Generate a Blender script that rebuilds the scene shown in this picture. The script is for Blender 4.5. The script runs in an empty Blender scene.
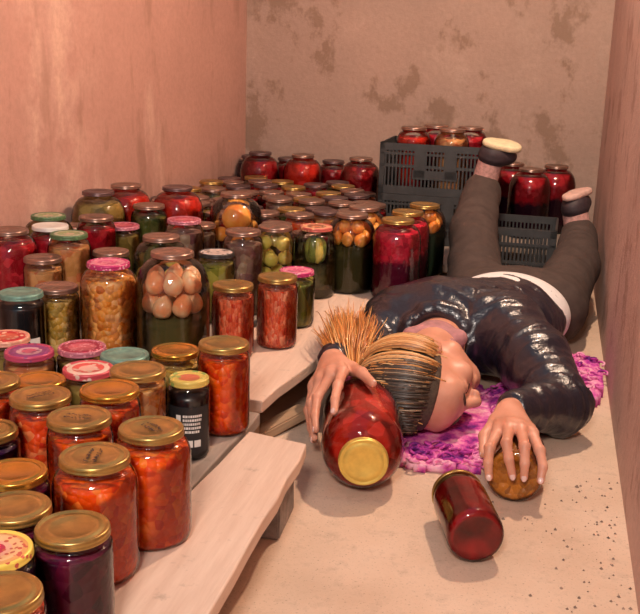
import bpy, bmesh, math, random
import numpy as np
from mathutils import Vector, Matrix, Quaternion, noise

random.seed(7)
SC = bpy.context.scene
COL = SC.collection
D = bpy.data

# ------------------------------------------------------------------ helpers
def link(o, parent=None):
    COL.objects.link(o)
    if parent is not None:
        o.parent = parent
    return o

def tag(o, label=None, cat=None, group=None, kind=None):
    if label: o['label'] = label
    if cat: o['category'] = cat
    if group: o['group'] = group
    if kind: o['kind'] = kind
    return o

def thing(name, label, cat, loc=(0, 0, 0), group=None):
    o = D.objects.new(name, None)
    o.empty_display_size = .03
    o.location = loc
    link(o)
    return tag(o, label, cat, group)

def mesh_from(name, vs, fs, mats, smooth=True, fm=None):
    me = D.meshes.new(name)
    me.from_pydata([tuple(map(float, v)) for v in vs], [], [tuple(map(int, f)) for f in fs])
    for m in (mats if isinstance(mats, (list, tuple)) else [mats]):
        me.materials.append(m)
    if smooth:
        me.polygons.foreach_set('use_smooth', [True] * len(me.polygons))
    if fm is not None:
        me.polygons.foreach_set('material_index', fm)
    me.update()
    return me

def obj(name, me, parent=None, loc=None):
    o = D.objects.new(name, me)
    if loc is not None: o.location = loc
    return link(o, parent)

def bm_mesh(name, bm, mats, smooth=False):
    me = D.meshes.new(name)
    bm.to_mesh(me); bm.free()
    for m in (mats if isinstance(mats, (list, tuple)) else [mats]):
        me.materials.append(m)
    if smooth:
        me.polygons.foreach_set('use_smooth', [True] * len(me.polygons))
    me.update()
    return me

def lathe(prof, seg=40, close=False):
    """revolve (r,z) profile; returns verts, faces"""
    vs, fs = [], []
    rings = []
    for r, z in prof:
        if r < 1e-6:
            rings.append([len(vs)]); vs.append((0, 0, z))
        else:
            b = len(vs)
            for i in range(seg):
                a = 2 * math.pi * i / seg
                vs.append((r * math.cos(a), r * math.sin(a), z))
            rings.append(list(range(b, b + seg)))
    for A, B in zip(rings, rings[1:]):
        for i in range(seg):
            j = (i + 1) % seg
            if len(A) == 1 and len(B) == 1: continue
            if len(A) == 1: fs.append((A[0], B[j], B[i]))
            elif len(B) == 1: fs.append((A[i], A[j], B[0]))
            else: fs.append((A[i], A[j], B[j], B[i]))
    return vs, fs

def add_box(bm, c, s, rot=None):
    M = Matrix.Translation(c)
    if rot is not None: M = M @ rot.to_4x4()
    M = M @ Matrix.Diagonal((s[0], s[1], s[2], 1))
    return bmesh.ops.create_cube(bm, size=1, matrix=M)['verts']

def tube(pts, rad, seg=6, cap=True):
    """tube along a polyline, rad = scalar or list"""
    n = len(pts); pts = [Vector(p) for p in pts]
    if not isinstance(rad, (list, tuple)): rad = [rad] * n
    vs, fs = [], []
    up = Vector((.123, .456, .88)).normalized()
    for i, p in enumerate(pts):
        t = (pts[min(i + 1, n - 1)] - pts[max(i - 1, 0)])
        if t.length < 1e-9: t = Vector((0, 0, 1))
        t.normalize()
        x = up - t * up.dot(t)
        if x.length < 1e-4: x = t.orthogonal()
        x.normalize(); up = x
        y = t.cross(x)
        for k in range(seg):
            a = 2 * math.pi * k / seg
            vs.append(p + (x * math.cos(a) + y * math.sin(a)) * rad[i])
    for i in range(n - 1):
        for k in range(seg):
            l = (k + 1) % seg
            fs.append((i * seg + k, i * seg + l, (i + 1) * seg + l, (i + 1) * seg + k))
    if cap:
        fs.append(tuple(range(seg))[::-1]); fs.append(tuple((n - 1) * seg + k for k in range(seg)))
    return vs, fs

class MB:
    def __init__(s): s.v, s.f, s.m = [], [], []
    def add(s, vf, mi=0):
        b = len(s.v); s.v += list(vf[0]); s.f += [tuple(b + i for i in f) for f in vf[1]]; s.m += [mi] * len(vf[1])
    def mesh(s, name, mats, smooth=True): return mesh_from(name, s.v, s.f, mats, smooth, s.m)

# ------------------------------------------------------------------ SDF bodies
def cap(a, b, ra, rb=None, k=.02): return ('c', np.array(a, float), np.array(b, float), ra, ra if rb is None else rb, k)
def ell(c, r, M=None, k=.02): return ('e', np.array(c, float), np.array(r, float), np.eye(3) if M is None else M, k)
def cut(p, n): return ('h', np.array(p, float), np.array(n, float) / np.linalg.norm(n))
def sub_ell(c, r, M=None, k=.01): return ('s', np.array(c, float), np.array(r, float), np.eye(3) if M is None else M, k)
def chain(pts, rs, k=.006): return [cap(pts[i], pts[i + 1], rs[i], rs[i + 1], k) for i in range(len(pts) - 1)]

def sdf_mesh(prims, h):
    los, his = [], []
    for p in prims:
        if p[0] == 'c':
            r = max(p[3], p[4]); los.append(np.minimum(p[1], p[2]) - r); his.append(np.maximum(p[1], p[2]) + r)
        elif p[0] == 'e':
            r = np.abs(p[3]) @ p[2]; los.append(p[1] - r); his.append(p[1] + r)
    lo = np.min(los, 0) - 5 * h; hi = np.max(his, 0) + 5 * h
    n = np.ceil((hi - lo) / h).astype(int) + 1
    ax = [lo[i] + h * np.arange(n[i]) for i in range(3)]
    F = np.full(n, .5, np.float32)
    def ev_ell(p, X, Y, Z):
        q = np.stack(np.broadcast_arrays(X - p[1][0], Y - p[1][1], Z - p[1][2]), -1) @ p[3]
        k0 = np.sqrt(((q / p[2]) ** 2).sum(-1)); k1 = np.sqrt(((q / p[2] ** 2) ** 2).sum(-1)) + 1e-9
        return k0 * (k0 - 1) / k1
    for p in prims:
        if p[0] == 'h':
            X, Y, Z = np.meshgrid(*ax, indexing='ij', sparse=True)
            d = (X - p[1][0]) * p[2][0] + (Y - p[1][1]) * p[2][1] + (Z - p[1][2]) * p[2][2]
            F = np.maximum(F, d.astype(np.float32)); continue
        k = p[-1]
        if p[0] == 'c':
            r = max(p[3], p[4]); l, u = np.minimum(p[1], p[2]) - r, np.maximum(p[1], p[2]) + r
        else:
            r = np.abs(p[3]) @ p[2]; l, u = p[1] - r, p[1] + r
        m = k + 3 * h
        i0 = np.maximum(np.floor((l - m - lo) / h).astype(int), 0); i1 = np.minimum(np.ceil((u + m - lo) / h).astype(int) + 1, n)
        sl = tuple(slice(a, b) for a, b in zip(i0, i1))
        X, Y, Z = np.meshgrid(*[ax[i][sl[i]] for i in range(3)], indexing='ij', sparse=True)
        if p[0] == 'c':
            ab = p[2] - p[1]; L = ab @ ab + 1e-12
            t = np.clip(((X - p[1][0]) * ab[0] + (Y - p[1][1]) * ab[1] + (Z - p[1][2]) * ab[2]) / L, 0, 1)
            d = np.sqrt((X - p[1][0] - t * ab[0]) ** 2 + (Y - p[1][1] - t * ab[1]) ** 2 + (Z - p[1][2] - t * ab[2]) ** 2) - (p[3] + (p[4] - p[3]) * t)
        else:
            d = ev_ell(p, X, Y, Z)
        a = F[sl]
        if p[0] == 's':
            hh = np.clip(.5 - .5 * (a + d) / k, 0, 1); F[sl] = a * (1 - hh) - d * hh + k * hh * (1 - hh)
        else:
            hh = np.clip(.5 + .5 * (d - a) / k, 0, 1)
            F[sl] = d * (1 - hh) + a * hh - k * hh * (1 - hh)
    # surface nets
    S = F < 0
    cnt = np.zeros(n - 1, np.int8)
    for i in (0, 1):
        for j in (0, 1):
            for k in (0, 1):
                cnt += S[i:n[0] - 1 + i, j:n[1] - 1 + j, k:n[2] - 1 + k]
    mask = (cnt > 0) & (cnt < 8)
    idx = np.argwhere(mask)
    ids = np.full(n - 1, -1, np.int64); ids[mask] = np.arange(len(idx))
    acc = np.zeros((len(idx), 3)); num = np.zeros(len(idx))
    corners = [(i, j, k) for i in (0, 1) for j in (0, 1) for k in (0, 1)]
    for c in corners:
        for a in range(3):
            if c[a] == 0:
                e = list(c); e[a] = 1
                va = F[tuple((idx + c).T)]; vb = F[tuple((idx + e).T)]
                cr = (va < 0) != (vb < 0)
                t = np.where(cr, va / np.where(cr, va - vb, 1), 0)
                P = np.array(c, float)[None] + t[:, None] * np.eye(3)[a][None]
                acc += np.where(cr[:, None], P, 0); num += cr
    V = lo + h * (idx + acc / num[:, None])
    faces = []
    for a in range(3):
        b, c = (a + 1) % 3, (a + 2) % 3
        s0 = [slice(None)] * 3; s1 = [slice(None)] * 3
        s0[a] = slice(0, n[a] - 1); s1[a] = slice(1, n[a])
        for x in (b, c):
            s0[x] = slice(1, n[x] - 1); s1[x] = slice(1, n[x] - 1)
        A, B = S[tuple(s0)], S[tuple(s1)]
        for flip, M in ((False, A & ~B), (True, ~A & B)):
            e = np.argwhere(M)
            if not len(e): continue
            e[:, b] += 1; e[:, c] += 1
            def cid(db, dc):
                q = e.copy(); q[:, b] += db; q[:, c] += dc
                return ids[tuple(q.T)]
            q = np.stack([cid(-1, -1), cid(0, -1), cid(0, 0), cid(-1, 0)], 1)
            faces.append(q[:, ::-1] if flip else q)
    return V, np.concatenate(faces)

def vnormals(V, Fc):
    nrm = np.zeros_like(V)
    f = np.cross(V[Fc[:, 2]] - V[Fc[:, 0]], V[Fc[:, 3]] - V[Fc[:, 1]])
    for i in range(4): np.add.at(nrm, Fc[:, i], f)
    return nrm / (np.linalg.norm(nrm, axis=1)[:, None] + 1e-12)

def smooth_mesh(V, Fc, it=2, lam=.5):
    for _ in range(it):
        s = np.zeros_like(V); c = np.zeros(len(V))
        for i in range(4):
            j = (i + 1) % 4
            np.add.at(s, Fc[:, i], V[Fc[:, j]]); np.add.at(c, Fc[:, i], 1)
            np.add.at(s, Fc[:, j], V[Fc[:, i]]); np.add.at(c, Fc[:, j], 1)
        V = V + lam * (s / np.maximum(c, 1)[:, None] - V)
    return V

# ------------------------------------------------------------------ materials
def new_mat(name):
    m = D.materials.new(name); m.use_nodes = True
    nt = m.node_tree; nt.nodes.clear()
    out = nt.nodes.new('ShaderNodeOutputMaterial')
    return m, nt, out

def N(nt, typ, **kw):
    n = nt.nodes.new(typ)
    for k, v in kw.items():
        if k in n.inputs.keys(): n.inputs[k].default_value = v
        else: setattr(n, k, v)
    return n

def ramp(nt, fac, stops, interp='LINEAR'):
    r = nt.nodes.new('ShaderNodeValToRGB'); r.color_ramp.interpolation = interp
    e = r.color_ramp.elements
    while len(e) < len(stops): e.new(.5)
    for i, (p, c) in enumerate(stops):
        e[i].position = p; e[i].color = (*c, 1) if len(c) == 3 else c
    nt.links.new(fac, r.inputs[0]); return r.outputs[0]

def mixc(nt, fac, a, b, mode='MIX'):
    m = nt.nodes.new('ShaderNodeMix'); m.data_type = 'RGBA'; m.blend_type = mode
    for s, v in ((0, fac), (6, a), (7, b)):
        if isinstance(v, (int, float)): m.inputs[s].default_value = v
        elif isinstance(v, tuple): m.inputs[s].default_value = (*v, 1)
        else: nt.links.new(v, m.inputs[s])
    return m.outputs[2]

def coords(nt, jitter=False, scale=(1, 1, 1)):
    tc = nt.nodes.new('ShaderNodeTexCoord'); v = tc.outputs['Object']
    if jitter:
        oi = nt.nodes.new('ShaderNodeObjectInfo')
        mu = N(nt, 'ShaderNodeMath', operation='MULTIPLY'); mu.inputs[1].default_value = 17.
        nt.links.new(oi.outputs['Random'], mu.inputs[0])
        ad = N(nt, 'ShaderNodeVectorMath', operation='ADD')
        nt.links.new(v, ad.inputs[0]); nt.links.new(mu.outputs[0], ad.inputs[1]); v = ad.outputs[0]
    if scale != (1, 1, 1):
        mp = nt.nodes.new('ShaderNodeMapping'); mp.inputs['Scale'].default_value = scale
        nt.links.new(v, mp.inputs[0]); v = mp.outputs[0]
    return v

def noise_f(nt, v, scale, detail=4, rough=.6):
    n = N(nt, 'ShaderNodeTexNoise'); n.inputs['Scale'].default_value = scale
    n.inputs['Detail'].default_value = detail; n.inputs['Roughness'].default_value = rough
    nt.links.new(v, n.inputs['Vector']); return n.outputs['Fac']

def bump(nt, h, strength=.5, dist=.01):
    b = nt.nodes.new('ShaderNodeBump'); b.inputs['Strength'].default_value = strength; b.inputs['Distance'].default_value = dist
    nt.links.new(h, b.inputs['Height']); return b.outputs[0]

def principled(nt, out, color, rough=.5, metal=0., nrm=None, spec=.5, coat=0., sss=0.):
    p = nt.nodes.new('ShaderNodeBsdfPrincipled')
    if isinstance(color, tuple): p.inputs['Base Color'].default_value = (*color, 1)
    else: nt.links.new(color, p.inputs['Base Color'])
    if isinstance(rough, (int, float)): p.inputs['Roughness'].default_value = rough
    else: nt.links.new(rough, p.inputs['Roughness'])
    p.inputs['Metallic'].default_value = metal
    p.inputs['Specular IOR Level'].default_value = spec
    p.inputs['Coat Weight'].default_value = coat; p.inputs['Coat Roughness'].default_value = .1
    if sss:
        p.inputs['Subsurface Weight'].default_value = sss; p.inputs['Subsurface Radius'].default_value = (1, .3, .15); p.inputs['Subsurface Scale'].default_value = .008
    if nrm is not None: nt.links.new(nrm, p.inputs['Normal'])
    nt.links.new(p.outputs[0], out.inputs[0]); return p

def simple(name, color, rough=.5, metal=0., var=0., vs=60, bmp=0., bs=200, coat=0., sss=0., spec=.5, jitter=False):
    m, nt, out = new_mat(name)
    v = coords(nt, jitter)
    c = color
    if var:
        f = noise_f(nt, v, vs)
        c = ramp(nt, f, [(.3, tuple(x * (1 - var) for x in color)), (.7, tuple(min(1, x * (1 + var)) for x in color))])
    nr = bump(nt, noise_f(nt, v, bs), bmp, .004) if bmp else None
    principled(nt, out, c, rough, metal, nr, spec, coat, sss)
    return m

def mat_glass(name='jar_glass', tint=(.96, .97, .95), rough=.04):
    m, nt, out = new_mat(name)
    tr = N(nt, 'ShaderNodeBsdfTransparent'); tr.inputs[0].default_value = (*tint, 1)
    gl = N(nt, 'ShaderNodeBsdfGlossy'); gl.inputs['Roughness'].default_value = rough; gl.inputs['Color'].default_value = (1, 1, 1, 1)
    v = coords(nt)
    nr = bump(nt, noise_f(nt, v, 35, 2), .25, .004); nt.links.new(nr, gl.inputs['Normal'])
    fr = N(nt, 'ShaderNodeFresnel'); fr.inputs[0].default_value = 1.5
    ms = nt.nodes.new('ShaderNodeMixShader')
    nt.links.new(fr.outputs[0], ms.inputs[0]); nt.links.new(tr.outputs[0], ms.inputs[1]); nt.links.new(gl.outputs[0], ms.inputs[2])
    nt.links.new(ms.outputs[0], out.inputs[0]); return m

def mat_chunks(name, cols, scale=90, bmp=.6, rough=.3, stretch=(1, 1, 1)):
    """packed cut vegetables: a colour per voronoi cell, small bumps between"""
    m, nt, out = new_mat(name)
    v = coords(nt, True, stretch)
    vo = N(nt, 'ShaderNodeTexVoronoi'); vo.inputs['Scale'].default_value = scale; nt.links.new(v, vo.inputs['Vector'])
    sp = N(nt, 'ShaderNodeSeparateColor'); nt.links.new(vo.outputs['Color'], sp.inputs[0])
    st = [(i / max(1, len(cols) - 1), c) for i, c in enumerate(cols)]
    c = ramp(nt, sp.outputs[0], st)
    big = noise_f(nt, v, 22, 2)
    bigf = ramp(nt, big, [(.4, (0, 0, 0)), (.75, (.55, .55, .55))])
    c = mixc(nt, bigf, c, tuple(x * .7 for x in cols[0]), 'MIX')
    iv = N(nt, 'ShaderNodeMath', operation='SUBTRACT'); iv.inputs[0].default_value = 1.; nt.links.new(vo.outputs['Distance'], iv.inputs[1])
    principled(nt, out, c, rough, 0, bump(nt, iv.outputs[0], bmp, .009), .15, 0)
    return m

def mat_compote(name, top, low, zsplit, scale=60):
    """whole fruit floating above dark juice"""
    m, nt, out = new_mat(name)
    tc = nt.nodes.new('ShaderNodeTexCoord')
    v = coords(nt, True)
    vo = N(nt, 'ShaderNodeTexVoronoi'); vo.inputs['Scale'].default_value = scale; nt.links.new(v, vo.inputs['Vector'])
    sp = N(nt, 'ShaderNodeSeparateColor'); nt.links.new(vo.outputs['Color'], sp.inputs[0])
    ct = ramp(nt, sp.outputs[0], [(0, top), (.6, tuple(x * .6 for x in top)), (1, tuple(min(1, x * 1.3 + .02) for x in top))])
    xz = N(nt, 'ShaderNodeSeparateXYZ'); nt.links.new(tc.outputs['Object'], xz.inputs[0])
    nz = noise_f(nt, v, 40, 2)
    ad = N(nt, 'ShaderNodeMath', operation='MULTIPLY_ADD'); ad.inputs[1].default_value = .05
    nt.links.new(nz, ad.inputs[0]); nt.links.new(xz.outputs[2], ad.inputs[2])
    f = ramp(nt, ad.outputs[0], [(zsplit + .015, (0, 0, 0)), (zsplit + .035, (1, 1, 1))])
    c = mixc(nt, f, low, ct)
    iv = N(nt, 'ShaderNodeMath', operation='MULTIPLY'); nt.links.new(vo.outputs['Distance'], iv.inputs[0]); nt.links.new(f, iv.inputs[1])
    principled(nt, out, c, .25, 0, bump(nt, iv.outputs[0], -.6, .008), .12, 0)
    return m

def mat_brine(name, col, dens):
    m, nt, out = new_mat(name)
    tr = N(nt, 'ShaderNodeBsdfTransparent'); tr.inputs[0].default_value = (*col, 1)
    df = N(nt, 'ShaderNodeBsdfDiffuse'); df.inputs[0].default_value = (*[c * .35 for c in col], 1)
    ms = nt.nodes.new('ShaderNodeMixShader'); ms.inputs[0].default_value = dens
    nt.links.new(tr.outputs[0], ms.inputs[1]); nt.links.new(df.outputs[0], ms.inputs[2])
    nt.links.new(ms.outputs[0], out.inputs[0]); return m

def mat_lid(name, col, metal=.75, rough=.38, mottled=.15):
    m, nt, out = new_mat(name)
    v = coords(nt, True)
    f = noise_f(nt, v, 45, 4)
    c = ramp(nt, f, [(.3, tuple(x * (1 - mottled) for x in col)), (.7, tuple(min(1, x * (1 + mottled)) for x in col))])
    principled(nt, out, c, rough, metal, bump(nt, noise_f(nt, v, 160, 2), .08, .002), .5)
    return m

def mat_print(name, rings, mark=None, scale=90, rough=.35, rad=.044):
    """printed tin lid: rings by radius with small printed marks"""
    m, nt, out = new_mat(name)
    tc = nt.nodes.new('ShaderNodeTexCoord')
    xy = N(nt, 'ShaderNodeVectorMath', operation='MULTIPLY'); xy.inputs[1].default_value = (1, 1, 0)
    nt.links.new(tc.outputs['Object'], xy.inputs[0])
    ln = N(nt, 'ShaderNodeVectorMath', operation='LENGTH'); nt.links.new(xy.outputs[0], ln.inputs[0])
    dv = N(nt, 'ShaderNodeMath', operation='DIVIDE'); dv.inputs[1].default_value = rad; nt.links.new(ln.outputs['Value'], dv.inputs[0])
    c = ramp(nt, dv.outputs[0], rings, 'CONSTANT')
    if mark:
        vo = N(nt, 'ShaderNodeTexVoronoi'); vo.inputs['Scale'].default_value = scale
        nt.links.new(coords(nt, True), vo.inputs['Vector'])
        f = ramp(nt, vo.outputs['Distance'], [(.28, (1, 1, 1)), (.36, (0, 0, 0))])
        c = mixc(nt, f, c, mark)
    principled(nt, out, c, rough, .15, None, .5)
    return m

GLASS = mat_glass()
LID = {
 'brass': mat_lid('brass_lid', (.47, .31, .10), .85, .30, .22),
 'dull': mat_lid('bronze_lid', (.36, .23, .18), .8, .28, .2),
 'dark': mat_lid('dark_lid', (.16, .10, .10), .7, .35),
 'gold': mat_lid('gold_lid', (.78, .56, .13), .55, .34, .12),
 'amber': mat_lid('amber_lid', (.60, .30, .05), .85, .22),
 'teal': mat_lid('teal_lid', (.16, .32, .26), .3, .35, .4),
 'white': mat_print('white_lid', [(0, (.75, .72, .66)), (.97, (.8, .78, .72))]),
 'pink': mat_lid('pale_pink_lid', (.72, .42, .36), .2, .4),
 'green': mat_print('green_print_lid', [(0, (.55, .42, .30)), (.3, (.30, .36, .16)), (.62, (.5, .48, .36)), (.8, (.08, .16, .07))], (.12, .25, .10), 110),
 'crimson': mat_print('crimson_print_lid', [(0, (.55, .10, .14)), (.55, (.35, .02, .06)), (.85, (.5, .16, .22))], (.75, .35, .4), 140),
 'magenta': mat_print('magenta_print_lid', [(0, (.6, .08, .22)), (.5, (.72, .22, .34)), (.8, (.5, .03, .16))], (.8, .45, .5), 130),
 'red': mat_print('red_print_lid', [(0, (.65, .12, .07)), (.5, (.55, .03, .04)), (.8, (.75, .35, .25))], (.8, .5, .35), 100),
 'purple': mat_print('purple_print_lid', [(0, (.55, .10, .18)), (.3, (.6, .35, .4)), (.5, (.28, .05, .2)), (.8, (.5, .06, .14))], (.25, .05, .15), 90),
 'redwhite': mat_print('red_white_lid', [(0, (.75, .45, .38)), (.35, (.7, .10, .09)), (.6, (.8, .6, .5)), (.8, (.6, .08, .1))], (.75, .55, .45), 80),
 'yellow': mat_print('yellow_print_lid', [(0, (.5, .03, .08)), (.3, (.75, .42, .3)), (.45, (.8, .5, .25)), (.72, (.7, .35, .12)), (.84, (.85, .65, .12))], (.55, .10, .06), 120),
 'bw': mat_print('black_white_lid', [(0, (.6, .5, .45)), (.7, (.7, .62, .58)), (.88, (.03, .03, .03))], (.05, .05, .05), 70),
 'coral': mat_print('coral_print_lid', [(0, (.5, .16, .08)), (.35, (.25, .08, .05)), (.6, (.75, .35, .2)), (.85, (.55, .12, .1))], (.75, .5, .25), 90),
 'fruitprint': mat_print('fruit_print_lid', [(0, (.6, .16, .08)), (.4, (.65, .5, .12)), (.8, (.75, .72, .62))], (.3, .4, .1), 60),
}
FILL = {
 'orange': mat_chunks('carrot_salad', [(.80, .070, .003), (.90, .14, .008), (.62, .030, .003), (.92, .24, .03)], 85),
 'grated': mat_chunks('grated_carrot', [(.70, .07, .02), (.85, .22, .1), (.55, .035, .015), (.95, .42, .24)], 150, stretch=(1, 1, .5)),
 'salad': mat_chunks('cubed_salad', [(.78, .26, .03), (.95, .50, .14), (.55, .14, .02), (.95, .6, .28)], 75, .9),
 'yellow': mat_chunks('yellow_cubes', [(.56, .30, .05), (.82, .56, .22), (.36, .24, .05), (.66, .38, .07)], 80, .9),
 'peachy': mat_chunks('pale_orange_filling', [(.62, .3, .1), (.75, .4, .18), (.6, .14, .05)], 45, .7),
 'redmix': mat_chunks('tomato_salad', [(.76, .05, .008), (.9, .15, .03), (.55, .02, .008), (.92, .34, .12)], 85),
 'beet': mat_chunks('shredded_beet', [(.10, .006, .035), (.2, .015, .06), (.05, .004, .035)], 60, .4),
 'plum': mat_chunks('dark_plum', [(.035, .008, .05), (.06, .012, .07), (.02, .006, .03)], 40, .3),
 'black': simple('black_filling', (.008, .008, .012), .3),
 'pickle': mat_chunks('green_pickle', [(.20, .22, .03), (.5, .42, .08), (.10, .13, .025), (.42, .36, .12)], 45, .9, stretch=(1, 1, .5)),
 'darkgreen': mat_chunks('dark_greens', [(.05, .07, .02), (.12, .13, .03), (.2, .15, .05)], 50, .6),
 'mauve': mat_chunks('plum_halves', [(.25, .12, .1), (.45, .32, .22), (.18, .07, .08)], 40, .8),
 'tomato': mat_compote('tomato_compote', (.55, .022, .010), (.20, .008, .010), .04, 38),
 'crimson': mat_compote('berry_compote', (.46, .012, .025), (.09, .003, .015), .085, 60),
 'cherry': mat_compote('cherry_compote', (.30, .006, .010), (.055, .002, .004), .075, 60),
 'rasp': mat_compote('raspberry_compote', (.62, .02, .055), (.10, .004, .022), .105, 75),
 'olive': mat_compote('olive_compote', (.30, .20, .05), (.12, .10, .03), .08, 40),
 'halfdark': mat_compote('half_dark_compote', (.40, .010, .020), (.025, .003, .012), .13, 55),
 'redjam': mat_compote('red_jam', (.42, .008, .008), (.16, .003, .004), .06, 90),
 'juice': simple('dark_red_juice', (.26, .005, .007), .3, var=.5, vs=28, spec=.1),
 'rust': mat_chunks('rust_relish', [(.42, .14, .02), (.6, .22, .03), (.3, .1, .02)], 80, .5),
}
BRINE = {'clear': mat_brine('cloudy_brine', (.42, .36, .14), .55), 'dark': mat_brine('dark_brine', (.20, .17, .06), .7),
         'green': mat_brine('green_brine', (.10, .17, .09), .75), 'pale': mat_brine('pale_brine', (.66, .58, .3), .35)}
def two_tone(name, a, b, vs=22):
    m, nt, out = new_mat(name); v = coords(nt, True)
    principled(nt, out, ramp(nt, noise_f(nt, v, vs, 2), [(.38, a), (.62, b)]), .35, 0, bump(nt, noise_f(nt, v, 90, 3), .15, .004), .3, .2); return m
PEAR = two_tone('pear_flesh', (.78, .55, .32), (.76, .27, .11))
PEACH = two_tone('peach_flesh', (.88, .42, .09), (.75, .22, .03))
YPEAR = two_tone('yellow_plum_skin', (.80, .62, .16), (.62, .52, .10))
CUKE = simple('pickled_cucumber_skin', (.16, .19, .035), .35, var=.6, vs=35, coat=.3, jitter=True)
TOM = simple('red_tomato_skin', (.55, .02, .012), .25, var=.25, vs=30, coat=.4, jitter=True)

# ------------------------------------------------------------------ camera
f_px = 1000.
pitch, yaw, roll = [math.radians(a) for a in (15, 12.6, 1.8)]
fwd = Vector((-math.sin(yaw) * math.cos(pitch), math.cos(yaw) * math.cos(pitch), -math.sin(pitch)))
rt = fwd.cross(Vector((0, 0, 1))).normalized(); up = rt.cross(fwd)
r2 = rt * math.cos(roll) + up * math.sin(roll); u2 = -rt * math.sin(roll) + up * math.cos(roll)
cam = D.cameras.new('camera'); co = D.objects.new('camera', cam); COL.objects.link(co)
co.matrix_world = Matrix(((r2.x, u2.x, -fwd.x, 0), (r2.y, u2.y, -fwd.y, 0), (r2.z, u2.z, -fwd.z, .8), (0, 0, 0, 1)))
cam.sensor_fit = 'HORIZONTAL'; cam.sensor_width = 36; cam.lens = 36 * f_px / 640; cam.clip_start = .02
SC.camera = co

# ------------------------------------------------------------------ the room
def mat_floor():
    m, nt, out = new_mat('dusty_concrete')
    v = coords(nt)
    a = noise_f(nt, v, 3.5, 6, .65); b = noise_f(nt, v, 28, 5, .7); g = noise_f(nt, v, 260, 2, .5)
    c = ramp(nt, a, [(.3, (.56, .40, .29)), (.5, (.66, .49, .37)), (.7, (.72, .56, .44))])
    c = mixc(nt, ramp(nt, b, [(.52, (0, 0, 0)), (.72, (.55, .55, .55))]), c, (.42, .30, .22))
    c = mixc(nt, ramp(nt, g, [(.62, (0, 0, 0)), (.72, (.6, .6, .6))]), c, (.25, .19, .15))
    principled(nt, out, c, .9, 0, bump(nt, b, .25, .01), .2); return m

def mat_wall(name, base, dark, light, streak=False, sc=1.):
    m, nt, out = new_mat(name)
    v = coords(nt)
    a = noise_f(nt, v, 2.2 * sc, 5, .6)
    c = ramp(nt, a, [(.3, tuple(x * .9 for x in base)), (.7, tuple(min(1, x * 1.08) for x in base))])
    w = coords(nt, False, (1, 1, .28 if streak else .8))
    p = noise_f(nt, w, 4.2 * sc, 5, .68)
    c = mixc(nt, ramp(nt, p, [(.545, (0, 0, 0)), (.61, (.75, .75, .75))]), c, dark)
    q = noise_f(nt, coords(nt, False, (1.7, 1.7, .5 if streak else 1.2)), 3.1 * sc, 4, .6)
    c = mixc(nt, ramp(nt, q, [(.58, (0, 0, 0)), (.7, (.6, .6, .6))]), c, light)
    if streak:      # runs of lime wash down an old seam in the plaster
        sx = N(nt, 'ShaderNodeSeparateXYZ'); nt.links.new(v, sx.inputs[0])
        wob = N(nt, 'ShaderNodeMath', operation='MULTIPLY_ADD'); wob.inputs[1].default_value = .06; nt.links.new(q, wob.inputs[0]); nt.links.new(sx.outputs[1], wob.inputs[2])
        ms = N(nt, 'ShaderNodeMath', operation='MULTIPLY'); ms.inputs[1].default_value = .25; nt.links.new(wob.outputs[0], ms.inputs[0])
        k = ramp(nt, ms.outputs[0], [(.600, (0, 0, 0)), (.622, (.75, .75, .75)), (.636, (.15, .15, .15)), (.652, (.7, .7, .7)), (.685, (.25, .25, .25)), (.72, (0, 0, 0))])
        br = ramp(nt, noise_f(nt, v, 7, 4, .6), [(.38, (0, 0, 0)), (.58, (1, 1, 1))])
        c = mixc(nt, mixc(nt, 1., k, br, 'MULTIPLY'), c, light)
    g = noise_f(nt, v, 60, 4, .7)
    c = mixc(nt, ramp(nt, g, [(.35, (.25, .25, .25)), (.6, (0, 0, 0))]), c, tuple(x * .6 for x in base))
    principled(nt, out, c, .85, 0, bump(nt, noise_f(nt, v, 40, 5, .7), .35, .012), .25); return m

def slab(name, pts, thick, mat, inward):
    """vertical wall from plan line pts[0]->pts[1], rising to 2.4 m, thickness away from the room"""
    (x0, y0), (x1, y1) = pts
    n = Vector(inward).normalized() * -thick
    vs = []
    for z in (-.05, 2.4):
        vs += [(x0, y0, z), (x1, y1, z), (x1 + n.x, y1 + n.y, z), (x0 + n.x, y0 + n.y, z)]
    fs = [(0, 1, 2, 3), (7, 6, 5, 4), (0, 4, 5, 1), (1, 5, 6, 2), (2, 6, 7, 3), (3, 7, 4, 0)]
    me = mesh_from(name, vs, fs, mat, False)
    bm = bmesh.new(); bm.from_mesh(me); bmesh.ops.recalc_face_normals(bm, faces=bm.faces); bm.to_mesh(me); bm.free()
    return tag(obj(name, me), kind='structure')

bm = bmesh.new(); add_box(bm, (-.55, 1.9, -.03), (2.2, 5.0, .06))
tag(obj('floor', bm_mesh('floor', bm, mat_floor())), kind='structure')
slab('wall_left', ((-1.53, -.3), (-1.232, 4.0)), .1, mat_wall('salmon_plaster', (.51, .295, .24), (.36, .20, .155), (.70, .48, .39), True), (1, 0, 0))
slab('wall_back', ((-1.35, 4.0), (.35, 4.0)), .1, mat_wall('stained_plaster', (.41, .29, .235), (.23, .15, .105), (.48, .35, .285), False, 1.15), (0, -1, 0))
slab('wall_right', ((.185, -.3), (.185, 4.0)), .1, mat_wall('rough_plaster', (.60, .42, .36), (.40, .25, .2), (.70, .53, .46), False, 1.6), (-1, 0, 0))

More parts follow.
